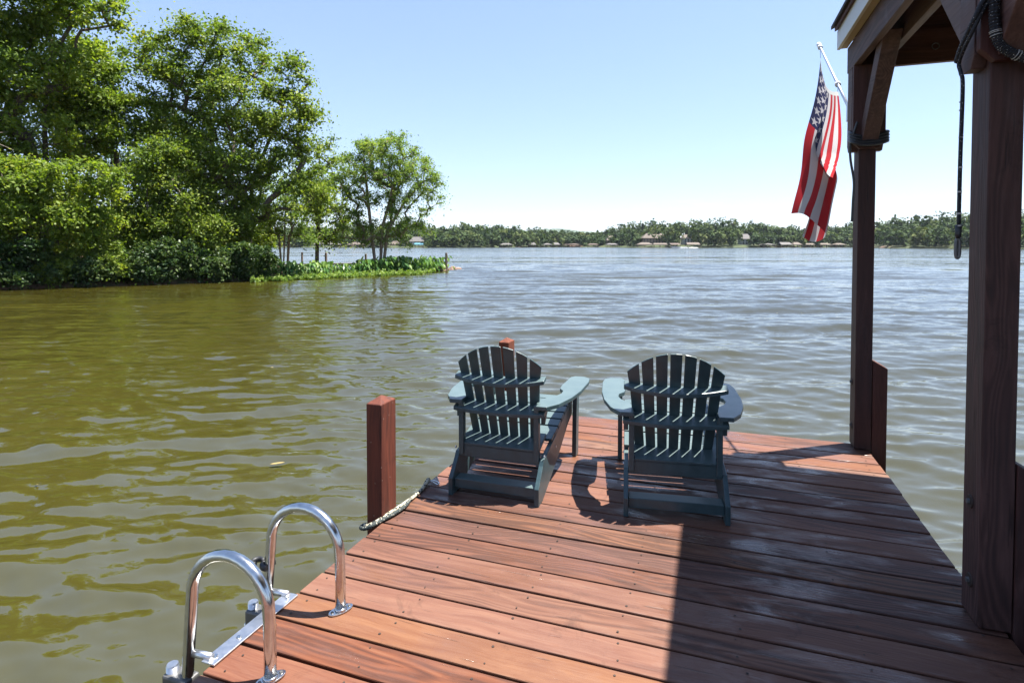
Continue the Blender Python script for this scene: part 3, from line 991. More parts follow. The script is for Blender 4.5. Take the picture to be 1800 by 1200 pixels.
# posts behind the bed
for px, yt, yb, dd, wh, lab in [(784.5, 444, 466, 43.0, .09, 'tall weathered post at the rocky tip of the point'), (531, 443, 453, 42, .07, 'short dark post behind the elephant ears, nearest the small pale tree'),
                                (573, 444, 454, 43, .09, 'short dark post behind the elephant ears, second from the small pale tree'),
                                (643, 446, 456, 44, .08, 'short grey post just left of the three-stemmed tree')]:
    p = at(px, dd)
    z0, z1 = WATER - 0.1, zat(yt, dd)
    pm = MB().tube([(0, 0, 0), (0, 0, z1 - z0 - .02), (0, 0, z1 - z0)], [wh, wh, wh * .8], 8)
    o = pm.build('shore_post', M['greypost'], None, loc=(p[0], p[1], z0))
    tag(o, lab, 'post')
sw = MB()
p0, p1 = at(478, 42.0), at(648, 45.0)
dv = (p1 - p0); L = np.linalg.norm(dv)
sw.box(0, L, -.10, .10, 0, 0.10)
sw.box(0, L, -.25, .2, 0.10, 0.14)
o = sw.build('low_dock_walk', M['greypost'], None, 0.01, loc=(p0[0], p0[1], WATER + 0.42))
o.rotation_euler = (0, 0, math.atan2(dv[1], dv[0]))
tag(o, 'low grey wooden walkway edge behind the elephant-ear bed', 'walkway')

# ---------------------------------------------------------------- the far shore
RIDGE = [(-600, 398), (480, 400), (640, 401), (780, 399), (830, 396), (900, 399), (950, 405), (1000, 408), (1055, 408), (1090, 398), (1130, 391), (1200, 391), (1245, 387), (1300, 392), (1350, 396),
         (1400, 400), (1470, 397), (1540, 392), (1565, 386), (1582, 380), (1640, 382), (1660, 376), (1700, 376), (1800, 370), (2300, 372)]


def far_depth(px):
    return float(np.interp(px, [-600, 400, 780, 1000, 1150, 1300, 1500, 1560, 1800, 2300], [520, 500, 430, 560, 470, 470, 520, 400, 330, 300]))


def ridge_top(px):
    return float(np.interp(px, [p[0] for p in RIDGE], [p[1] for p in RIDGE]))


def far_shore():
    pxs = np.linspace(-900, 3500, 190)
    rows = [(-6, -1.0), (0, 0.1), (6, 1.2), (30, 2.5), (80, 5), (160, 9), (320, 10), (600, 6)]
    v, f = [], []
    for px in pxs:
        d = far_depth(px)
        for off, z in rows:
            v.append(at(px, d + off, WATER + z + random.uniform(-.2, .2)))
    n = len(rows)
    for k in range(len(pxs) - 1):
        for i in range(n - 1):
            a = k * n + i
            f.append((a, a + n, a + n + 1, a + 1))
    m, t, b, out = new_mat('far_bank')
    pos = t.nodes.new('ShaderNodeNewGeometry').outputs['Position']
    nn = noise(t, pos, 0.03, 4)
    t.links.new(ramp(t, nn, [(0.34, (0.12, 0.07, 0.045)), (0.40, (0.05, 0.062, 0.02)), (0.7, (0.03, 0.05, 0.014))]), b.inputs['Base Color'])
    b.inputs['Roughness'].default_value = 0.95
    o = MB().add(v, f).build('far_shore_ground', m, smooth=True)
    tag(o, 'low far shore of lawns and clay across the lake', kind='structure')


far_shore()

# where houses and boathouses stand, the first rows of trees stay open
OPEN = [(552, 588), (686, 710), (720, 748), (1064, 1081), (1124, 1174), (1197, 1217), (1298, 1319)]


def far_wood():
    r = np.random.default_rng(17)
    Q, A = [], []
    for row, (off, hf) in enumerate([(5, 0.52), (16, 0.66), (38, 0.78), (75, 0.90), (125, 1.0), (190, 1.02)]):
        px = -700.0
        while px < 3300:
            d = far_depth(px) + off + r.uniform(-5, 5)
            step = r.uniform(5.0, 9.5) * FPX / d / FPX * FPX
            px += step * 0.62
            near_house = any(a - 2 < px < b + 2 for a, b in OPEN)
            if near_house and (row == 0 or (row == 1 and r.random() < .75) or (row == 2 and r.random() < .25)): continue
            top = ridge_top(px)
            ztop = zat(430.5 - (430.5 - top) * 1.06 * hf * r.uniform(0.80, 1.10), d)
            zb = WATER + float(np.interp(off, [0, 6, 30, 80, 160, 320], [0.1, 1.2, 2.5, 5, 9, 10]))
            H = max(ztop - zb, 3.5)
            H = min(H, 26)
            zb = max(zb, ztop - H)
            conifer = r.random() < 0.07
            rx = r.uniform(3.2, 5.6) * (0.62 if conifer else 1) * (0.8 + H / 45)
            n = 120 if row < 4 else 90
            u = unit(r.normal(size=(n, 3)))
            if conifer:
                h = r.random(n) ** 0.8
                rad = rx * 1.25 * (1.1 - h) * r.uniform(0.4, 1.1, n)
                c = np.stack([u[:, 0] * rad, u[:, 1] * rad, h * H * .85 + H * .15], 1)
            else:
                lob = r.normal(size=(6, 3)) * np.array([rx * .45, rx * .45, H * .16]); lob[:, 2] += H * .60
                li = r.integers(0, 6, n)
                c = lob[li] + u * (r.random(n)[:, None] ** .35) * np.array([rx * .62, rx * .62, H * .24])
                c[:, 2] = np.clip(c[:, 2], H * .06, H)
            if row == 0:
                c[: n // 4, 2] *= 0.35
            base = at(px, d, zb)
            q = leaves(c + base, r.uniform(1.7, 2.4), r, 0.5, 0.9, 0.1, u * 2.0)
            tone = np.clip(r.normal(0.45, 0.26) - (0.22 if conifer else 0), 0, 1)
            Q.append(q); A.append(np.clip(tone + r.normal(0, .15, n), 0, 1))
    me = quads_mesh('far_forest', np.concatenate(Q), np.concatenate(A), LEAF['far'])
    tag(link('far_forest', me), 'green wood covering the far shore of the lake', 'forest', kind='stuff')


far_wood()


def distant_hill():
    v, f = [], []
    pxs = np.linspace(860, 1100, 60)
    for px in pxs:
        h = 1 if px < 0 else math.exp(-((px - 972) / 55) ** 2)
        y = 408 - 8.5 * h
        for k in range(8):
            u = k / 7
            dd = 3900 + 900 * u
            z = WATER + (zat(y, 4300) - WATER) * math.sin(math.pi * (0.08 + 0.84 * u) * .62 + .02) + rng.normal() * 3
            v.append(at(px, dd, z))
    for i in range(len(pxs) - 1):
        for k in range(7):
            a = i * 8 + k
            f.append((a, a + 8, a + 9, a + 1))
    m = plain('distant_wooded_hill', (0.035, 0.062, 0.022), 0.95, 0, 0.4, 0.02)
    tag(MB().add(v, f).build('hill', m, smooth=True), 'low blue-green hill far beyond the lake', kind='structure')


distant_hill()

H_M = {
    'tan': plain('tan_roof', (0.10, 0.078, 0.06), 0.8, 0, 0.15, 1.0), 'grey': plain('grey_roof', (0.095, 0.088, 0.085), 0.8, 0, 0.15, 1.0),
    'brown': plain('brown_roof', (0.085, 0.058, 0.045), 0.8, 0, 0.15, 1.0), 'teal': plain('teal_canopy', (0.05, 0.16, 0.2), 0.6, 0, 0.1, 1.0),
    'wall_w': plain('white_siding', (0.42, 0.41, 0.39), 0.7, 0, 0.06, 1.0), 'wall_b': plain('brick_tan_wall', (0.2, 0.14, 0.1), 0.8, 0, 0.1, 1.0),
    'win': plain('dark_window_glass', (0.02, 0.025, 0.03), 0.15, 0, 0.2, 1.0), 'pile': plain('far_dock_wood', (0.14, 0.10, 0.075), 0.8, 0, 0.2, 1.0),
}
ORD = ['first', 'second', 'third', 'fourth', 'fifth', 'sixth', 'seventh', 'eighth', 'ninth', 'tenth', 'eleventh', 'twelfth', 'thirteenth', 'fourteenth', 'fifteenth', 'sixteenth', 'seventeenth', 'eighteenth']


def hip(mb, x0, x1, y0, y1, z0, z1, ov, flat=0.35):
    x0 -= ov; x1 += ov; y0 -= ov; y1 += ov
    cx0 = x0 + (x1 - x0) * flat; cx1 = x1 - (x1 - x0) * flat; cy = (y0 + y1) / 2
    v = [(x0, y0, z0), (x1, y0, z0), (x1, y1, z0), (x0, y1, z0), (cx0, cy, z1), (cx1, cy, z1)]
    mb.add(v, [(0, 1, 5, 4), (1, 2, 5), (2, 3, 4, 5), (3, 0, 4), (0, 3, 2, 1)])


def boathouse(px0, px1, roof, label, d=None):
    pc = (px0 + px1) / 2
    dd = (d or far_depth(pc)) - random.uniform(3, 9)
    wd = (px1 - px0) / FPX * dd
    o = empty('boathouse', tuple(at(pc, dd, WATER)), YAW + random.uniform(-.15, .15))
    tag(o, label, 'boathouse', 'boathouses along the far shore')
    m = MB(); hip(m, -wd / 2, wd / 2, -4, 4, 2.3, random.uniform(3.3, 4.4), random.uniform(.2, .6), random.choice([.05, .22, .28, .4]))
    m.build('roof', H_M[roof], o)
    m = MB().box(-wd / 2, wd / 2, -4, 4, 0.45, 0.7)
    m.build('deck', H_M['pile'], o)
    for sx in (-1, 0, 1):
        for sy in (-3.8, 3.8):
            MB().box(sx * wd * .47 - .15, sx * wd * .47 + .15, sy - .15, sy + .15, -1, 2.32).build('post', H_M['pile'], o)


bh = [(585, 597, 'grey'), (613, 638, 'tan'), (729, 744, 'teal'), (879, 900, 'grey'), (929, 942, 'grey'), (954, 969, 'grey'), (971, 983, 'grey'), (990, 1020, 'brown'), (1032, 1052, 'brown'),
      (1066, 1084, 'grey'), (1120, 1146, 'tan'), (1149, 1171, 'tan'), (1176, 1193, 'brown'), (1206, 1228, 'tan'), (1336, 1359, 'grey'), (1370, 1387, 'grey'), (1391, 1406, 'tan'), (1413, 1428, 'tan'),
      (1439, 1457, 'tan'), (1465, 1482, 'tan')]
seen = {}
for a, b_, c in bh:
    seen[c] = seen.get(c, 0) + 1
    tot = sum(1 for q in bh if q[2] == c)
    cn = {'teal': 'teal', 'grey': 'grey', 'tan': 'pale tan', 'brown': 'brown'}[c]
    lab = f'boathouse with {cn} roof on the far shore' + ('' if tot == 1 else f', {ORD[seen[c] - 1]} {cn} one from left')
    boathouse(a, b_, c, lab)


def far_house(px0, px1, yb, yt, wall, roof, label, back=28, wings=False):
    pc = (px0 + px1) / 2
    dd = far_depth(pc) + back
    wd = (px1 - px0) / FPX * dd
    zb = zat(yb, dd) - 2.5; zt = zat(yt, dd)
    o = empty('lake_house', tuple(at(pc, dd, zb)), YAW)
    tag(o, label, 'house', 'houses on the far shore')
    hgt = zt - zb; wl = hgt * 0.60
    m = MB().box(-wd / 2, wd / 2, -4.5, 4.5, 0, wl)
    m.build('wall', H_M[wall], o)
    m = MB()
    if wings:
        hip(m, -wd / 2, -wd * .02, -4.5, 4.5, wl, hgt, 0.7, 0.4); hip(m, wd * .08, wd / 2, -5.2, 4.5, wl - .4, hgt, 0.7, 0.45)
        hip(m, -wd * .3, wd * .3, -3, 5, wl + .01, hgt * .92, .4, .2)
    else: hip(m, -wd / 2, wd / 2, -4.5, 4.5, wl, hgt, 0.7, 0.25)
    m.build('roof', H_M[roof], o)
    nw = max(3, int(wd / 2.4))
    for k in range(nw):
        x = -wd / 2 + wd * (k + .5) / nw
        for zz in ([wl * .5] if wl < 5 else [wl * .42, wl * .76]):
            MB().box(x - .55, x + .55, -4.56, -4.50, zz - .7, zz + .7).build('window', H_M['win'], o)
    return o


far_house(553, 585, 434, 423, 'wall_w', 'grey', 'white far-shore house seen under the small pale tree', 16)
far_house(688, 708, 434, 423, 'wall_b', 'tan', 'tan far-shore house seen through the stems of the tip tree', 16)
far_house(722, 746, 431, 416, 'wall_w', 'grey', 'tall white far-shore house under the tip tree\'s right-hand branches', 16)
far_house(1066, 1079, 430, 414, 'wall_b', 'tan', 'small tan-roofed house half hidden by trees left of the biggest far house', 26)
far_house(1128, 1170, 426, 410, 'wall_b', 'tan', 'biggest far-shore house, tan with several hipped roofs', 26, True)
far_house(1199, 1215, 424, 412, 'wall_w', 'tan', 'pale house in trees just right of the biggest far house', 26)
far_house(1300, 1317, 428, 411, 'wall_w', 'grey', 'white far-shore house standing alone left of the flag', 26)

# a small motor boat and its wake
mbt = empty('speedboat', tuple(at(1188, 380, WATER)), YAW + 3.0)
tag(mbt, 'tiny white speedboat running past the far boathouses', 'boat')
m = MB(); m.add([(-2.6, -.9, 0.1), (2.0, -.8, .1), (3.2, 0, .5), (2.0, .8, .1), (-2.6, .9, .1), (-2.6, -1, .8), (2.0, -.95, .9), (3.6, 0, 1.1), (2.0, .95, .9), (-2.6, 1, .8)],
                [(0, 1, 6, 5), (1, 2, 7, 6), (2, 3, 8, 7), (3, 4, 9, 8), (4, 0, 5, 9), (5, 6, 7, 8, 9), (0, 4, 3, 2, 1)])
m.build('hull', M['white_gel'], mbt)
m = MB(); m.add([(0.2, -.8, .85), (1.0, -.5, .85), (1.0, .5, .85), (.2, .8, .85), (0, -.75, 1.5), (.55, -.45, 1.5), (.55, .45, 1.5), (0, .75, 1.5)], [(0, 1, 5, 4), (1, 2, 6, 5), (2, 3, 7, 6), (3, 0, 4, 7), (4, 5, 6, 7)])
m.build('windshield', H_M['win'], mbt)
rk = np.random.default_rng(5)
n = 900
x = -2.6 - rk.random(n) ** 1.2 * 11
c = np.stack([x, rk.normal(size=n) * (0.5 + 0.05 * -x), 0.08 + np.abs(rk.normal(size=n)) * .18 * np.exp(x / 14)], 1)
wk = quads_mesh('boat_wake', leaves(c, 0.7, rk, 1.5, 0.7), rk.random(n), plain('white_foam', (0.8, 0.82, 0.84), 0.8, 0, 0.05, 4))
o = link('boat_wake', wk, None, loc=tuple(at(1188, 380, WATER))); o.rotation_euler = (0, 0, YAW + 3.0)
tag(o, 'white foam trailing behind the tiny speedboat', 'wake', kind='stuff')

# ---------------------------------------------------------------- the dock
XL, XR, YF, YN = -1.573, 1.014, 4.596, -1.4
dock = empty('dock', (0, 0, 0))
tag(dock, 'red-stained wooden dock of wide planks with square pilings, in the foreground', 'dock')
PITCH = 0.1555
y1 = YF
edges = []
ys = [1.7157 + PITCH * k for k in range(-20, 19)]
ys = [y for y in ys if y < YF - 0.09] + [YF]
GAP = 0.012
plank_me = {}
for i in range(len(ys) - 1):
    a, b_ = ys[i] + GAP / 2, ys[i + 1] - (GAP / 2 if i < len(ys) - 2 else 0)
    wdt = b_ - a
    key = round(wdt, 4)
    if key not in plank_me:
        plank_me[key] = MB().box(XL, XR, -wdt / 2, wdt / 2, -0.036, 0).mesh('plank')
    o = link('plank', plank_me[key], dock, M['deck'], 0.004, loc=(random.uniform(-.006, .006), (a + b_) / 2, random.uniform(-.003, 0)))
    o.rotation_euler = (random.uniform(-.004, .004), random.uniform(-.0008, .0008), random.uniform(-.0008, .0008))
# nails, two to a joist
nails = MB()
jx = [-1.50, -1.10, -0.70, -0.30, 0.10, 0.50, 0.93]
for i in range(len(ys) - 1):
    for x in jx:
        for f in (0.24, 0.76):
            cx, cy = x + random.gauss(0, .012), ys[i] + (ys[i + 1] - ys[i]) * f + random.gauss(0, .006)
            rr = random.uniform(.0035, .0055)
            nails.add([(cx + math.cos(t_) * rr, cy + math.sin(t_) * rr, 0.0012) for t_ in np.linspace(0, 2 * math.pi, 7)[:-1]], [tuple(range(6))])
o = nails.build('nail_heads', M['nail'], dock); o['kind'] = 'stuff'
for x in jx:
    MB().box(x - .019, x + .019, YN, YF - .045, -.23, -.040).build('joist', M['joist_y'], dock)
MB().box(XL, XR - .001, YF - .042, YF - .004, -.232, -.038).build('rim_joist', M['joist'], dock)
MB().box(XL + .003, XL + .040, YN, YF - .046, -.232, -.039).build('rim_joist', M['joist_y'], dock)
MB().box(XR - .040, XR - .003, YN, YF - .046, -.232, -.039).build('rim_joist', M['joist_y'], dock)


def piling(x0, x1, y0, y1, top, mat, shed=None):
    m = MB()
    cx, cy = (x0 + x1) / 2, (y0 + y1) / 2
    w2, h2 = (x1 - x0) / 2, (y1 - y0) / 2
    z0 = -1.6
    v = [(-w2, -h2, z0), (w2, -h2, z0), (w2, h2, z0), (-w2, h2, z0), (-w2, -h2, top), (w2, -h2, top), (w2, h2, top), (-w2, h2, top)]
    f = [(0, 1, 5, 4), (1, 2, 6, 5), (2, 3, 7, 6), (3, 0, 4, 7), (3, 2, 1, 0)]
    if shed:
        v += [(-w2, -h2 * .1, top + shed), (-w2, h2, top + shed)]
        v[4] = (-w2, -h2, top + shed); v[7] = (-w2, h2, top + shed)
        v = v[:8]; f.append((4, 5, 6, 7))
    else:
        v.append((0, 0, top + 0.032)); f += [(4, 5, 8), (5, 6, 8), (6, 7, 8), (7, 4, 8)]
    m.add(v, f)
    return m.build('piling', mat, dock, 0.004, loc=(cx, cy, 0))


piling(-1.664, -1.576, 2.498, 2.640, 0.592, M['post'])
piling(-1.664, -1.576, 4.415, 4.560, 0.600, M['post'])
piling(1.030, 1.118, 4.471, 4.610, 0.566, M['pavpost'], 0.052)  # both right-hand pilings: the shelter's shade put into a darker timber colour
piling(1.030, 1.118, 2.507, 2.650, 0.566, M['pavpost'], 0.052)
piling(-1.664, -1.576, 0.30, 0.44, 0.592, M['post'])

# ---------------------------------------------------------------- the boat shelter
pav = empty('boat_shelter', (0, 0, 0))
tag(pav, 'dark brown timber boat shelter with white fascia, on posts along the dock\'s right side', 'shelter')


def pav_post(x0, x1, y0, y1, z0, z1):
    return MB().box(-(x1 - x0) / 2, (x1 - x0) / 2, -(y1 - y0) / 2, (y1 - y0) / 2, z0, z1).build('post', M['pavpost'], pav, 0.005, loc=((x0 + x1) / 2, (y0 + y1) / 2, 0))


YP = [(4.471, 4.617), (2.51, 2.662), (0.45, 0.60), (-1.6, -1.45)]
for ya, yb in YP:
    pav_post(0.925, 1.027, ya, yb, 0.002, 2.80)
    for x0, x1 in ((0.880, 0.9245), (1.0275, 1.072)):
        # side blocks with a chamfered foot
        m = MB().prism([(ya + .012, 2.604), (ya + .012, 2.085), (ya + .04, 2.04), (yb - .04, 2.04), (yb - .006, 2.085), (yb - .006, 2.604)], x0, x1, 'x')
        m.build('post_block', M['beam'], pav, 0.003)
    # the facing block that closes the front
    m = MB().prism([(0.8802, 2.604), (0.8802, 2.09), (0.925, 2.045), (1.027, 2.045), (1.0718, 2.09), (1.0718, 2.604)], ya - .038, ya - .002, 'y')
    m.build('post_block', M['pavpost'], pav, 0.003)
    pav_post(3.925, 4.027, ya, yb, -1.6, 2.80)
# beams along the dock, a plank each side of the posts
for x0, x1 in ((0.880, 0.924), (1.028, 1.072), (3.88, 3.924), (4.028, 4.072)):
    MB().box(-(x1 - x0) / 2, (x1 - x0) / 2, -3.3, 4.645, 2.605, 2.785).build('beam', M['beam'], pav, 0.004, loc=((x0 + x1) / 2, 0, 0))
# cross beams
for y in (4.53, 2.57, 0.52):
    MB().box(1.074, 3.878, -.02, .02, 2.60, 2.82).build('cross_beam', M['beamx'], pav, 0.004, loc=(0, y, 0))
# knee braces along the beam, rising away from each post at 45 degrees
def brace(y_post, sgn):
    w_ = 0.10
    pts = [(y_post, 2.06), (y_post + sgn * .53, 2.59 + .06), (y_post + sgn * .53 - sgn * w_ * 1.5, 2.65), (y_post, 2.06 + w_ * 1.55)]
    m = MB().prism(pts, 0.929, 1.023, 'x')
    m.build('brace', M['beam'], pav, 0.004)
brace(4.432, -1); brace(2.664, 1); brace(2.470, -1); brace(.602, 1); brace(0.41, -1)
# roof: low gable with its ridge along the dock
EX, EZ, RX, RZ = 0.775, 2.905, 2.476, 3.72
YE0, YE1 = -3.6, 4.65
def roof_slab(name, x0, z0, x1, z1, t0, t1, mat, ya=YE0, yb=YE1):
    m = MB().prism([(x0, z0 + t0), (x1, z1 + t0), (x1, z1 + t1), (x0, z0 + t1)], ya, yb, 'y')
    return m.build(name, mat, pav)
MIR = 2 * RX
roof_slab('roof_deck', EX + .02, EZ, RX, RZ, 0.0, 0.025, M['beamx'], YE0 + .02, YE1 - .02)
roof_slab('roof_deck', MIR - EX - .02, EZ, RX + .001, RZ, 0.0, 0.025, M['beamx'], YE0 + .02, YE1 - .02)
roof_slab('roof_shingles', EX, EZ - .005, RX, RZ, 0.027, 0.050, M['shingle'])
roof_slab('roof_shingles', MIR - EX, EZ - .005, RX + .001, RZ, 0.027, 0.050, M['shingle'])
MB().box(0.815, 0.835, YE0 + .03, YE1 - .0, 2.780, 2.912).build('fascia', M['white_paint'], pav, 0.002)
MB().box(MIR - .835, MIR - .815, YE0 + .03, YE1 - .0, 2.780, 2.912).build('fascia', M['white_paint'], pav, 0.002)
MB().box(0.836, 0.879, YE0 + .03, YE1 - .004, 2.786, 2.796).build('soffit', M['soffit'], pav)
for y in np.arange(-3.4, 4.6, 0.61):
    for s_ in (1, -1):
        q = [(0.90, 2.79), (RX, RZ - .13), (RX, RZ - .004), (0.90, 2.945)]
        q = [(x if s_ > 0 else MIR - x, z) for x, z in q]
        MB().prism(q, y - .019, y + .019, 'y').build('rafter', M['raw'] if s_ > 0 else M['beamx'], pav)
# gable wall at the lake end
MB().prism([(0.9, 2.79), (MIR - .9, 2.79), (MIR - .9, 2.93), (RX, RZ - .01), (0.9, 2.93)], YE1 - .085, YE1 - .06, 'y').build('gable_board', M['beamx'], pav)
# bolts on the left faces
for (y, z) in [(2.594, .435), (2.584, .14), (4.565, .444), (4.55, .14)]:
    b_ = MB().tube([(.9245, y, z), (.9205, y, z)], [.026, .024], 12).build('bolt_shade_disc', M['nail'], pav)  # raised dark disc, the shade of a bolt hole put into its colour
    MB().tube([(.9203, y, z), (.912, y, z)], [.011, .010], 6).build('bolt_head', M['cast'], b_)
# an eye ring in the cross beam
MB().tube([(1.36 + .02 * math.cos(a), 4.50, 2.70 + .02 * math.sin(a)) for a in np.linspace(0, 6.283, 13)], .0035, 5).build('eye_ring', M['cast'], pav)

# ---------------------------------------------------------------- deck chairs
def build_chair(name, label, loc, rz):
    c = empty(name, loc, rz)
    tag(c, label, 'chair', 'deck chairs facing the lake')
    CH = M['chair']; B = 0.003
    rail = [(-.03, 0), (.06, 0), (.43, .118), (.70, .232), (.835, .265), (.845, .36), (.72, .345), (.34, .262), (.075, .215), (.06, .19), (.0, .125), (-.03, .095)]
    for s_ in (-1, 1):
        MB().prism(rail, s_ * .250 - .0125, s_ * .250 + .0125, 'x').build('side_rail', CH, c, B)
    MB().box(-.237, .237, .0, .085, .036, .088).build('rear_stretcher', CH, c, B)
    MB().box(-.237, .237, .072, .097, .190, .262).build('back_stretcher', CH, c, B)
    # lower back rail
    mb_ = MB().box(-.236, .236, .072, .235, .285, .305)
    for a_ in mb_.v: a_[:, 2] += 0.27 * (a_[:, 1] - .20)
    mb_.build('lower_back_rail', CH, c, B)
    for s_ in (-1, 1):
        MB().prism([(.06, .205), (.10, .205), (.098, .498), (.058, .498)], s_ * .2225 - .0145, s_ * .2225 + .0145, 'x').build('arm_post', CH, c, B)
        MB().box(s_ * .29 - .014, s_ * .29 + .014, -.04, .04, 0, .498).build('front_leg', CH, c, B, loc=(0, .80, 0)).rotation_euler = (R(-3.5), 0, 0)
        MB().prism([(.10, .498), (.19, .498), (.105, .41), (.10, .41)], s_ * .252 - .012, s_ * .252 + .012, 'x').build('arm_bracket', CH, c, B)
        arm = [(.212, .045), (.285, .045), (.335, .13), (.375, .28), (.395, .45), (.40, .70), (.388, .79), (.350, .825), (.285, .825), (.262, .79), (.255, .55), (.262, .47), (.292, .42), (.296, .36), (.278, .30), (.245, .25), (.215, .20)]
        pts = [(s_ * x, y) for x, y in arm]
        MB().prism(pts, .499, .522, 'z').build('arm_rest', CH, c, B)
    # bowed back rails: straight front edge against the slats, bowed rear edge
    def bow(name, z0, z1, hw, yc, depth, bulge):
        n = 13
        xs = np.linspace(-hw, hw, n)
        rear = [(x, yc - depth - bulge * (1 - (x / hw) ** 2)) for x in xs]
        front = [(x, yc - 0.034 * (1 - (x / .27) ** 2)) for x in xs[::-1]]
        mb_ = MB().prism(rear + front, z0, z1, 'z')
        for a_ in mb_.v: a_[:, 2] += 0.29 * (a_[:, 1] - (yc - .02))      # square to the leaning slats
        mb_.build(name, CH, c, B)
    bow('middle_back_rail', .484, .506, .268, .174, .118, .024)
    bow('upper_back_rail', .645, .667, .264, .126, .055, .062)
    # seven fanned slats under an arched top
    n = 7
    for k in range(n):
        t = (k - 3) / 3.0
        xb, xt = t * .172, t * .219
        wb, wt = .0485, .0602
        s0, s1 = 0.0, None
        zb = .205
        def top_z(x): return .842 - .115 * (abs(x) / .25) ** 2.1
        # outline in (x, z); slats lean back 16 degrees and follow the bow of the rails
        def edge(sg, f): return (xb + (xt - xb) * f) + sg * (wb + (wt - wb) * f) / 2
        def P(x, z):
            y = .237 - (z - zb) * .293 - .034 * (1 - (x / .27) ** 2)
            return y
        zl = [zb, .34, .48, .62]
        vf = []
        rowsx = []
        for z in zl:
            f = (z - zb) / (.842 - zb)
            rowsx.append([(edge(-1, f) + (edge(1, f) - edge(-1, f)) * q, z) for q in (0, .5, 1)])
        lastf = .97
        rowsx.append([(edge(-1, lastf) + (edge(1, lastf) - edge(-1, lastf)) * q, 0) for q in (0, .5, 1)])
        rowsx[-1] = [(x, top_z(x)) for x, _ in rowsx[-1]]
        flat = [p for rw in rowsx for p in rw]
        th = .009
        v = [(x, P(x, z), z) for x, z in flat] + [(x, P(x, z) + th, z + th * .28) for x, z in flat]
        N = len(flat); nr = len(rowsx)
        fs = []
        for i in range(nr - 1):
            for j in range(2):
                a = i * 3 + j
                fs.append((a, a + 1, a + 4, a + 3)); fs.append((a + N, a + 3 + N, a + 4 + N, a + 1 + N))
            a = i * 3
            fs.append((a, a + 3, a + 3 + N, a + N)); fs.append((a + 2, a + 2 + N, a + 5 + N, a + 5))
        for j in range(2):
            fs.append((j, j + N, j + 1 + N, j + 1))
            a = (nr - 1) * 3 + j
            fs.append((a, a + 1, a + 1 + N, a + N))
        MB().add(v, fs).build('back_slat', CH, c, B)
    # seat slats riding on the rails
    ys_ = [.30, .385, .47, .555, .64, .725, .805]
    for y in ys_:
        z = np.interp(y, [.34, .72, .845], [.262, .345, .36]) + .004
        o = MB().box(-.262, .262, -.037, .037, 0, .018).build('seat_slat', CH, c, B, loc=(0, y, float(z)))
        o.rotation_euler = (math.atan2(.083, .38) if y < .75 else .05, 0, 0)
    # bolt heads
    for s_ in (-1, 1):
        for (y, z) in ((.085, .235), (.36, .20), (.79, .31)):
            MB().tube([(s_ * .2625, y, z), (s_ * .266, y, z)], .008, 8).build('bolt', M['alu'], c)
    return c


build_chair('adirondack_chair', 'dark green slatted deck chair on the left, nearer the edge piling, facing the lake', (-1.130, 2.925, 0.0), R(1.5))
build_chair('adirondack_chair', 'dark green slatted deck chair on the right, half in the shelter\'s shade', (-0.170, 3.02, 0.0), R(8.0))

# ---------------------------------------------------------------- swim ladder
lad = empty('swim_ladder', (-1.5, 1.64, 0))
tag(lad, 'stainless steel swim ladder with two hooped handrails bolted to the dock\'s left edge', 'ladder')
ox, oy = -1.5, 1.64
for yy in (1.824 - oy, 1.454 - oy):
    pts = [(0.165, yy, 0.0), (0.165, yy, .10), (0.163, yy, .20)]
    for a in np.linspace(12, 168, 14):
        pts.append((0.163 * math.cos(R(a)), yy, 0.215 + 0.160 * math.sin(R(a))))
    pts += [(-0.164, yy, .20), (-0.178, yy, .05), (-0.196, yy, -.15), (-0.215, yy, -.36)]
    hr = MB().tube(pts, .0195, 18).build('handrail', M['steel'], lad, smooth=True)
    # oval foot plate with two screws
    ring = [(0.165 + .026 * math.cos(t_) , yy + .048 * math.sin(t_)) for t_ in np.linspace(0, 2 * math.pi, 21)[:-1]]
    ring = [((x - 0.165) * .8 + (y - yy) * .5 + 0.165, (y - yy) * .9 - (x - .165) * .5 + yy) for x, y in ring]
    fp = MB().prism(ring, .0015, .0075, 'z').build('foot_plate', M['steel'], lad, 0.002)
    for q in (-1, 1):
        MB().tube([(0.165 + q * .0165, yy + q * .030, .0076), (0.165 + q * .0165, yy + q * .030, .011)], [.0065, .005], 8).build('screw', M['cast'], fp)
    MB().tube([(0.165, yy, .0076), (0.165, yy, .016)], [.0245, .0215], 18, ).build('collar', M['steel'], lad, smooth=True)
    # stub from the edge plate to the outer leg
    MB().tube([(-0.085, yy + .004, .012), (-0.176, yy + .004, .006)], .0125, 12).build('stub', M['alu'], lad, smooth=True)
    # folding clamp below, with the outer ladder leg
    cl = MB().box(-.275, -.165, yy - .030, yy + .030, -.165, -.075).build('clamp', M['cast'], lad, 0.008)
    MB().tube([(-.262, yy, -.40), (-.258, yy, -.055)], .020, 14).build('hinge_leg', M['alu'], lad, smooth=True)
    MB().tube([(-.258, yy, -.054), (-.258, yy, -.050)], [.020, .018], 14).build('leg_cap', M['alu'], lad)
    MB().tube([(-.278, yy - .012, -.145), (-.288, yy - .012, -.145)], .008, 8).build('clamp_bolt', M['steel'], lad)
MB().box(-.108, -.052, 1.437 - oy, 1.846 - oy, .0015, .0075).build('edge_plate', M['alu'], lad, 0.0015)
for q in (1.47, 1.57, 1.71, 1.815):
    MB().tube([(-.08, q - oy, .0076), (-.08, q - oy, .0125)], [.009, .007], 10).build('screw', M['steel'], lad)
for z in (-.42, -.70):
    MB().box(-.30, -.20, 1.44 - oy, 1.84 - oy, z, z + .03).build('step', M['black'], lad, 0.004)
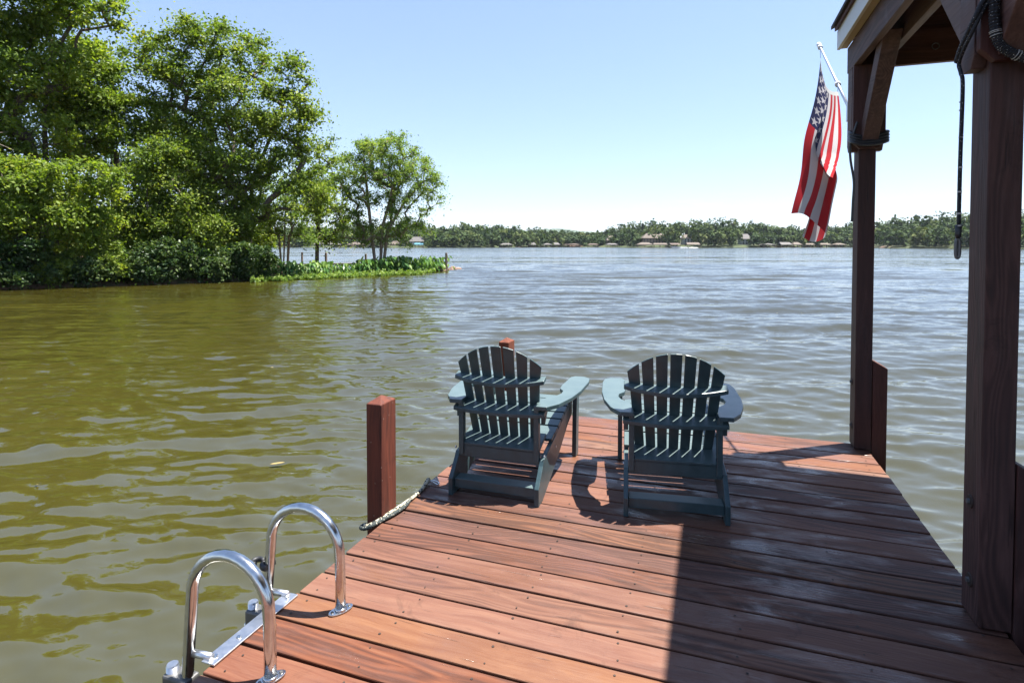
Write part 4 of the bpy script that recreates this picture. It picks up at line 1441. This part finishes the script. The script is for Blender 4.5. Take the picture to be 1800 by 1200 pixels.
# black spring clip on the far rail's outer leg
yy = 1.824 - oy
clip = MB()
clip.tube([(-.180 + .024 * math.cos(a), yy + .024 * math.sin(a), .115) for a in np.linspace(R(60), R(300), 12)], .009, 6, flat=1.6)
clip.tube([(-.222 + .021 * math.cos(a), yy - .012 + .021 * math.sin(a), .125) for a in np.linspace(R(30), R(300), 12)], .008, 6, flat=1.6)
clip.build('rail_clip', M['black'], lad, smooth=True)

# ---------------------------------------------------------------- rope by the front piling
rp = empty('dock_rope', (-1.6, 2.6, 0))
tag(rp, 'cream and black dock rope looped round the front piling\'s foot with a snap hook', 'rope')
def sm(pts, n=8):
    pts = [np.array(p, float) for p in pts]
    out = []
    for i in range(len(pts) - 1):
        p0 = pts[max(i - 1, 0)]; p1 = pts[i]; p2 = pts[i + 1]; p3 = pts[min(i + 2, len(pts) - 1)]
        for k in range(n):
            t = k / n
            out.append(tuple(0.5 * ((2 * p1) + (-p0 + p2) * t + (2 * p0 - 5 * p1 + 4 * p2 - p3) * t * t + (-p0 + 3 * p1 - 3 * p2 + p3) * t ** 3)))
    out.append(tuple(pts[-1]))
    return out
def W_(pts): return [(x + 1.6, y - 2.6, z) for x, y, z in pts]
MB().tube(sm(W_([(-1.560, 2.955, .022), (-1.552, 2.87, .012), (-1.548, 2.77, .013), (-1.552, 2.70, .014), (-1.560, 2.63, .014), (-1.575, 2.53, .012), (-1.590, 2.475, .006), (-1.628, 2.452, -.012), (-1.655, 2.466, -.02)])), .0100, 9).build('rope_strand', M['rope'], rp, smooth=True)
MB().tube(sm(W_([(-1.548, 2.73, .014), (-1.535, 2.66, .013), (-1.545, 2.57, .013), (-1.565, 2.50, .011), (-1.590, 2.438, .004), (-1.625, 2.425, -.012), (-1.664, 2.445, -.024), (-1.668, 2.47, -.025), (-1.655, 2.48, -.022)])), .0100, 9).build('rope_strand', M['ropedark'], rp, smooth=True)
MB().tube(sm(W_([(-1.566, 2.985, .025), (-1.560, 2.955, .024), (-1.556, 2.925, .018)])), [.010] + [.014] * 15 + [.010], 10).build('whipping', M['rope'], rp, smooth=True)
hk = [(-1.560, 2.985), (-1.548, 2.990), (-1.500, 2.965), (-1.494, 2.978), (-1.502, 2.990), (-1.548, 3.008), (-1.560, 2.995)]
MB().tube(sm(W_([(x, y, .014) for x, y in hk])), .0038, 7).build('snap_hook', M['steel'], rp, smooth=True)

# ---------------------------------------------------------------- flag on a slanted pole
def flag_mat():
    m, t, b, out = new_mat('flag_cloth')
    uv = t.nodes.new('ShaderNodeUVMap').outputs[0]
    sx = t.nodes.new('ShaderNodeSeparateXYZ'); t.links.new(uv, sx.inputs[0])
    u, v = sx.outputs[0], sx.outputs[1]
    idx = math_n(t, 'FLOOR', math_n(t, 'MULTIPLY', v, 12.999))
    odd = math_n(t, 'MODULO', idx, 2.0)
    stripe = mixc(t, odd, (0.36, 0.006, 0.014), (0.48, 0.46, 0.47))
    cant = math_n(t, 'MULTIPLY', math_n(t, 'LESS_THAN', u, 0.40), math_n(t, 'LESS_THAN', v, 7 / 13))
    a = math_n(t, 'DIVIDE', u, 0.40); bb = math_n(t, 'DIVIDE', v, 7 / 13)
    def star(sh):
        fx = math_n(t, 'FRACT', math_n(t, 'ADD', math_n(t, 'MULTIPLY', a, 6.0), sh))
        fy = math_n(t, 'FRACT', math_n(t, 'ADD', math_n(t, 'MULTIPLY', bb, 5.0), sh))
        x = math_n(t, 'MULTIPLY', math_n(t, 'SUBTRACT', fx, 0.5), 0.62 / 6)
        y = math_n(t, 'MULTIPLY', math_n(t, 'SUBTRACT', fy, 0.5), -0.50 / 5)
        rr = math_n(t, 'SQRT', math_n(t, 'ADD', math_n(t, 'MULTIPLY', x, x), math_n(t, 'MULTIPLY', y, y)))
        an = math_n(t, 'ARCTAN2', x, y)
        k = 2 * math.pi / 5
        md = math_n(t, 'ABSOLUTE', math_n(t, 'SUBTRACT', math_n(t, 'FLOORED_MODULO', math_n(t, 'ADD', an, k / 2), k), k / 2))
        # straight edge of a five-pointed star: r * cos(36+36deg - angle ...) < limit
        e = math_n(t, 'MULTIPLY', rr, math_n(t, 'COSINE', math_n(t, 'SUBTRACT', math.radians(72), md)))
        return math_n(t, 'LESS_THAN', e, 0.0125)
    s1 = star(0.0)
    inn = math_n(t, 'MULTIPLY', math_n(t, 'MULTIPLY', math_n(t, 'GREATER_THAN', a, 1 / 12), math_n(t, 'LESS_THAN', a, 11 / 12)),
                 math_n(t, 'MULTIPLY', math_n(t, 'GREATER_THAN', bb, 0.1), math_n(t, 'LESS_THAN', bb, 0.9)))
    s2 = math_n(t, 'MULTIPLY', star(0.5), inn)
    st = math_n(t, 'MAXIMUM', s1, s2)
    blue = mixc(t, st, (0.007, 0.012, 0.058), (0.42, 0.40, 0.42))
    col = mixc(t, cant, stripe, blue)
    hem = math_n(t, 'LESS_THAN', u, 0.018)
    col = mixc(t, hem, col, (0.55, 0.55, 0.54))
    tc = t.nodes.new('ShaderNodeTexCoord').outputs['UV']
    col = mixc(t, math_n(t, 'MULTIPLY', noise(t, tc, 5, 4), 0.15), col, (0.35, 0.32, 0.33))
    t.links.new(col, b.inputs['Base Color'])
    b.inputs['Roughness'].default_value = 0.75
    b.inputs['Specular IOR Level'].default_value = 0.2
    tr = t.nodes.new('ShaderNodeBsdfTranslucent'); t.links.new(col, tr.inputs['Color'])
    mx = t.nodes.new('ShaderNodeMixShader'); mx.inputs[0].default_value = 0.5
    t.links.new(b.outputs[0], mx.inputs[1]); t.links.new(tr.outputs[0], mx.inputs[2])
    t.links.new(mx.outputs[0], out.inputs['Surface'])
    return m


fl = empty('flag', (0.90, 4.65, 2.36))
tag(fl, 'striped red and white flag with starred blue canton hanging from a slanted pole', 'flag')
F0 = np.array([0.90, 4.65, 2.36]); F1 = np.array([0.90, 5.96, 3.23])
MB().tube([tuple(np.zeros(3)), tuple((F1 - F0))], [.0105, .0095], 12).build('pole', M['alu'], fl, smooth=True)
pd_ = (F1 - F0) / np.linalg.norm(F1 - F0)
MB().tube([tuple(F1 - F0 - pd_ * .01), tuple(F1 - F0 + pd_ * .012), tuple(F1 - F0 + pd_ * .035), tuple(F1 - F0 + pd_ * .04)], [.013, .021, .020, .010], 12).build('finial', M['white_gel'], fl, smooth=True)
for f in (0.96, 0.33):
    c = (F1 - F0) * f
    MB().tube([tuple(c - pd_ * .014), tuple(c + pd_ * .014)], .021, 12).build('pole_ring', M['white_gel'], fl, smooth=True)
MB().box(-.022, .022, -.033, -.002, -.09, .05).build('bracket', M['alu'], fl, 0.003)
A_ = F0 + (F1 - F0) * 0.94 + np.array([0, 0, -.085]) - F0
B_ = F0 + (F1 - F0) * 0.325 + np.array([0, 0, -.055]) - F0
# cloth
NU, NV = 90, 120
ev = np.array([RT[0], RT[1]]); aw = np.array([FW[0], FW[1]])
ker = np.hanning(21); ker /= ker.sum()


def ss(a, b, x):
    x = min(max((x - a) / (b - a), 0), 1)
    return x * x * (3 - 2 * x)


def fold_plan(u):
    """plan of the hanging folds at one distance along the fly, followed across the hoist"""
    k = ss(0.34, 0.62, u)
    b1 = 0.20 + 0.20 * k; b2 = b1 + 0.05; b3 = 0.42 + 0.30 * k; b4 = b3 + 0.05
    steps = 300
    d = np.zeros((steps, 2))
    for i in range(steps):
        v_ = (i + .5) / steps
        if v_ < b1: q = ev + aw * 0.10
        elif v_ < b2: q = aw * 0.8
        elif v_ < b3: q = -ev * 0.72 + aw * 0.25
        elif v_ < b4: q = aw * 0.6 + ev * .3
        else: q = ev * (0.20 + .46 * k) - aw * (0.62 - .57 * k)
        d[i] = q
    raw = np.concatenate([np.zeros((1, 2)), np.cumsum(d * (0.90 / steps), 0)])
    pad = np.concatenate([np.repeat(raw[:1], 10, 0), raw, np.repeat(raw[-1:], 10, 0)])
    return np.stack([np.convolve(pad[:, i], ker, 'valid') for i in range(2)], 1)


V, UVs = [], []
for i in range(NU + 1):
    u = i / NU
    fold = fold_plan(u)
    wgt = 1 - (1 - min(u / 0.55, 1)) ** 2.0
    for j in range(NV + 1):
        v_ = j / NV
        sag = -0.13 * math.sin(math.pi * v_ ** .8)
        h = A_ + (B_ - A_) * v_ + np.array([0, 0, sag * (1 - .6 * u)])
        fo = fold[int(round(v_ * 300))]
        drift = np.array([-0.22, 0.03]) * u ** 1.05
        hp = h[:2] * (1 - wgt) + (A_[:2] + fo * 0.95 + drift) * wgt
        rip = 0.016 * math.sin(v_ * 17 + u * 4) * min(1, u * 4) + 0.010 * math.sin(u * 15 + v_ * 6)
        hp = hp + aw * rip + ev * 0.012 * math.sin(u * 9 + 1.0) * u
        z = h[2] - u * 1.40 + 0.24 * u * v_
        z += 0.07 * ss(.8, 1, u) * math.sin(v_ * 9.0)
        V.append((hp[0], hp[1], z)); UVs.append((u, v_))
f = []
for i in range(NU):
    for j in range(NV):
        a = i * (NV + 1) + j
        f.append((a, a + 1, a + NV + 2, a + NV + 1))
me = MB().add(V, f).mesh('cloth')
uvl = me.uv_layers.new(name='UVMap')
li = np.zeros(len(me.loops), dtype=np.int32); me.loops.foreach_get('vertex_index', li)
uvl.data.foreach_set('uv', np.array(UVs, dtype=np.float32)[li].reshape(-1))
link('cloth', me, fl, flag_mat(), smooth=True)
MB().tube([tuple(A_ + np.array([0, 0, .0])), tuple((F1 - F0) * .955)], .003, 5).build('halyard_clip', M['steel'], fl)
MB().tube([tuple(B_), tuple((F1 - F0) * .33)], .003, 5).build('halyard_clip', M['steel'], fl)

# ---------------------------------------------------------------- dock lines hung on the shelter posts
ln = empty('dock_line', (0.87, 2.5, 2.1))
tag(ln, 'black flecked dock line hanging with a snap hook left of the near shelter post', 'dock line')
o_ = np.array([0.87, 2.5, 2.1])
def rel(pts): return [tuple(np.array(p) - o_) for p in pts]
MB().tube(sm(rel([(.915, 2.452, 2.275), (.888, 2.455, 2.235), (.868, 2.458, 2.19), (.857, 2.48, 2.15), (.856, 2.54, 2.116), (.858, 2.592, 2.077), (.860, 2.578, 2.037), (.860, 2.558, 1.98), (.860, 2.566, 1.72), (.860, 2.568, 1.465)])), .0112, 8, flat=.6).build('cord', M['cord'], ln, smooth=True)
MB().tube(sm(rel([(.900, 2.450, 2.29), (.874, 2.452, 2.24), (.860, 2.46, 2.20), (.853, 2.50, 2.16), (.851, 2.56, 2.12), (.853, 2.60, 2.085)])), .012, 8, flat=.7).build('cord', M['cord'], ln, smooth=True)
M['band'] = plain('pale_band', (0.45, 0.44, 0.43), 0.7, 0, 0.1)
for z in (1.93, 1.90, 1.80, 1.69, 1.60, 1.52, 1.475):
    MB().tube(rel([(.860, 2.5645, z), (.860, 2.5650, z - .005)]), .0120, 8, flat=.62).build('band', M['band'], ln)
MB().tube(rel([(.860, 2.568, 1.475), (.860, 2.570, 1.44), (.860, 2.572, 1.425)]), [.0118, .0105, .008], 8).build('whipping', M['black'], ln, smooth=True)
hk = [(0, 1.428), (-.011, 1.41), (-.012, 1.37), (-.004, 1.352), (.008, 1.358), (.011, 1.38), (.010, 1.412), (0, 1.428)]
MB().tube(sm(rel([(.860 + a * .5, 2.572, z) for a, z in hk])), .0058, 7).build('snap_hook', M['cast'], ln, smooth=True)

l2 = empty('dock_line', (0.92, 2.46, 2.1))
tag(l2, 'thick black ribbed line looped across the face of the near shelter post', 'dock line')
o_ = np.array([0.92, 2.46, 2.1])
path = sm(rel([(.905, 2.446, 2.31), (.907, 2.444, 2.25), (.909, 2.444, 2.17), (.920, 2.444, 2.103), (.950, 2.446, 2.066), (1.005, 2.452, 2.036), (1.075, 2.47, 2.01), (1.09, 2.56, 2.03)]), 14)
rads = [.0155 + .0018 * (1 if k % 2 else -1) for k in range(len(path))]
MB().tube(path, rads, 9).build('cord', M['cord'], l2)
for k in (34, 35, 37, 62, 64):
    if k + 1 < len(path):
        MB().tube([path[k], tuple(np.array(path[k]) * .6 + np.array(path[k + 1]) * .4)], .0182, 9).build('band', M['band'], l2)
l3 = empty('dock_line', (0.95, 4.4, 2.1))
tag(l3, 'black line wound round the far shelter post with its tail hanging down', 'dock line')
o_ = np.array([0.95, 4.4, 2.1])
for k, z in enumerate((2.145, 2.125, 2.105, 2.088)):
    pts = [(.872, 4.50, z + .03), (.874, 4.424 - .006 * k, z), (.93, 4.412 - .004 * k, z - .02), (1.02, 4.412 - .004 * k, z - .018), (1.08, 4.424, z + .002), (1.082, 4.50, z + .02)]
    MB().tube(sm(rel(pts)), .0115, 8).build('cord', M['black'], l3, smooth=True)
MB().tube(sm(rel([(.90, 4.405, 2.22), (.884, 4.41, 2.16), (.868, 4.44, 2.08), (.872, 4.452, 1.98), (.895, 4.456, 1.83), (.893, 4.462, 1.70), (.890, 4.47, 1.56)])), .011, 8, flat=.7).build('tail', M['black'], l3, smooth=True)

# ---------------------------------------------------------------- boat moored under the shelter
bt = empty('moored_boat', (2.35, 2.3, WATER))
tag(bt, 'grey and white boat moored under the shelter, its bow peeking past the near post', 'boat')
m = MB()
sec = [(-3.2, .95, .78), (-1.5, 1.02, .80), (0.4, .98, .86), (1.3, .74, .92), (1.9, .38, .97), (2.2, .04, 1.0)]
rows_ = []
for (y, hw, zt) in sec:
    rows_.append([(-hw, y, zt), (-hw * .92, y, .35), (-hw * .55, y - .05, -.1), (0, y - .08, -.25), (hw * .55, y - .05, -.1), (hw * .92, y, .35), (hw, y, zt)])
vv = [p for rw in rows_ for p in rw]
ff = []
for i in range(len(rows_) - 1):
    for j in range(6):
        a = i * 7 + j
        ff.append((a, a + 7, a + 8, a + 1))
ff.append(tuple(range(7)))
m.add(vv, ff)
m.build('hull', M['white_gel'], bt, 0.0, True)
fl_ = sec[:3]
MB().add([(-hw * .93, y, .42) for y, hw, zt in fl_] + [(hw * .93, y, .42) for y, hw, zt in fl_], [(0, 3, 4, 1), (1, 4, 5, 2)]).build('cockpit_floor', M['cast'], bt)
MB().add([(-.98, .4, .42), (.98, .4, .42), (.98, .4, .86), (-.98, .4, .86)], [(0, 1, 2, 3)]).build('bulkhead', M['white_gel'], bt)
for x_ in (-.5, .5):
    MB().prism([(-.75, .421), (-.20, .421), (-.20, .80), (-.65, .82), (-.72, 1.25), (-.82, 1.25)], x_ - .26, x_ + .26, 'x').build('seat', M['white_paint'], bt, 0.03)
MB().box(-.85, .85, -3.0, -2.4, .421, .80).build('rear_bench', M['white_paint'], bt, 0.03)
m = MB(); n = len(sec)
m.add([(-hw, y, zt + .002) for y, hw, zt in sec[2:]] + [(hw, y, zt + .002) for y, hw, zt in sec[2:]], [(i, i + 4, i + 5, i + 1) for i in range(3)])
m.build('foredeck', M['cast'], bt)
m = MB().prism([(.3, .85), (.9, .88), (.45, 1.35), (.40, 1.35)], -.8, .8, 'x')
m.build('windshield', H_M['win'], bt)
MB().tube(sm([(-.8, .9, .92), (-.82, 1.0, 1.28), (-.55, 1.65, 1.34), (0, 2.05, 1.36), (.55, 1.65, 1.34), (.82, 1.0, 1.28), (.8, .9, .92)]), .014, 8).build('bow_rail', M['steel'], bt, smooth=True)
MB().tube([(.0, 1.85, 1.0), (.0, 1.92, 1.06), (.0, 1.99, 1.0)], .018, 8).build('cleat', M['steel'], bt, smooth=True)

# ---------------------------------------------------------------- leaves adrift
yl = plain('fallen_yellow_leaf', (0.26, 0.20, 0.075), 0.6, 0, 0.2, 30.0)
lf = [(0, -.06), (.018, -.035), (.024, 0), (.016, .04), (0, .065), (-.016, .04), (-.024, 0), (-.018, -.035)]
o = MB().prism(lf, 0, .003, 'z').build('fallen_leaf', yl, None, loc=(-3.6, 4.03, WATER + 0.035))
o.rotation_euler = (R(4), R(-5), R(-60))
tag(o, 'single yellow leaf floating on the water left of the front piling', 'leaf')
r = np.random.default_rng(77)
pts = np.stack([r.uniform(-14, 6, 70), r.uniform(2.5, 22, 70), np.full(70, WATER + 0.03)], 1)
pts = pts[(pts[:, 0] < -1.9) | (pts[:, 1] > 5)]
q = leaves(pts, 0.035, r, 6.0, 0.5)
me = quads_mesh('floating_debris', q, r.random(len(q)), yl)
tag(link('floating_debris', me), 'scattered bits of leaf floating on the lake', 'debris', kind='stuff')

# ---------------------------------------------------------------- thin summer haze over the lake
hz = bpy.data.materials.new('summer_haze')
hz.use_nodes = True
hz.node_tree.nodes.clear()
ho = hz.node_tree.nodes.new('ShaderNodeOutputMaterial')
pv = hz.node_tree.nodes.new('ShaderNodeVolumePrincipled')
pv.inputs['Color'].default_value = (0.80, 0.88, 1.0, 1)
pv.inputs['Density'].default_value = 0.00005
pv.inputs['Anisotropy'].default_value = 0.2
hz.node_tree.links.new(pv.outputs[0], ho.inputs['Volume'])
o = MB().box(-5600, 5600, -5600, 5600, -4, 150).build('haze', hz)
tag(o, 'thin summer haze over the lake', kind='stuff')
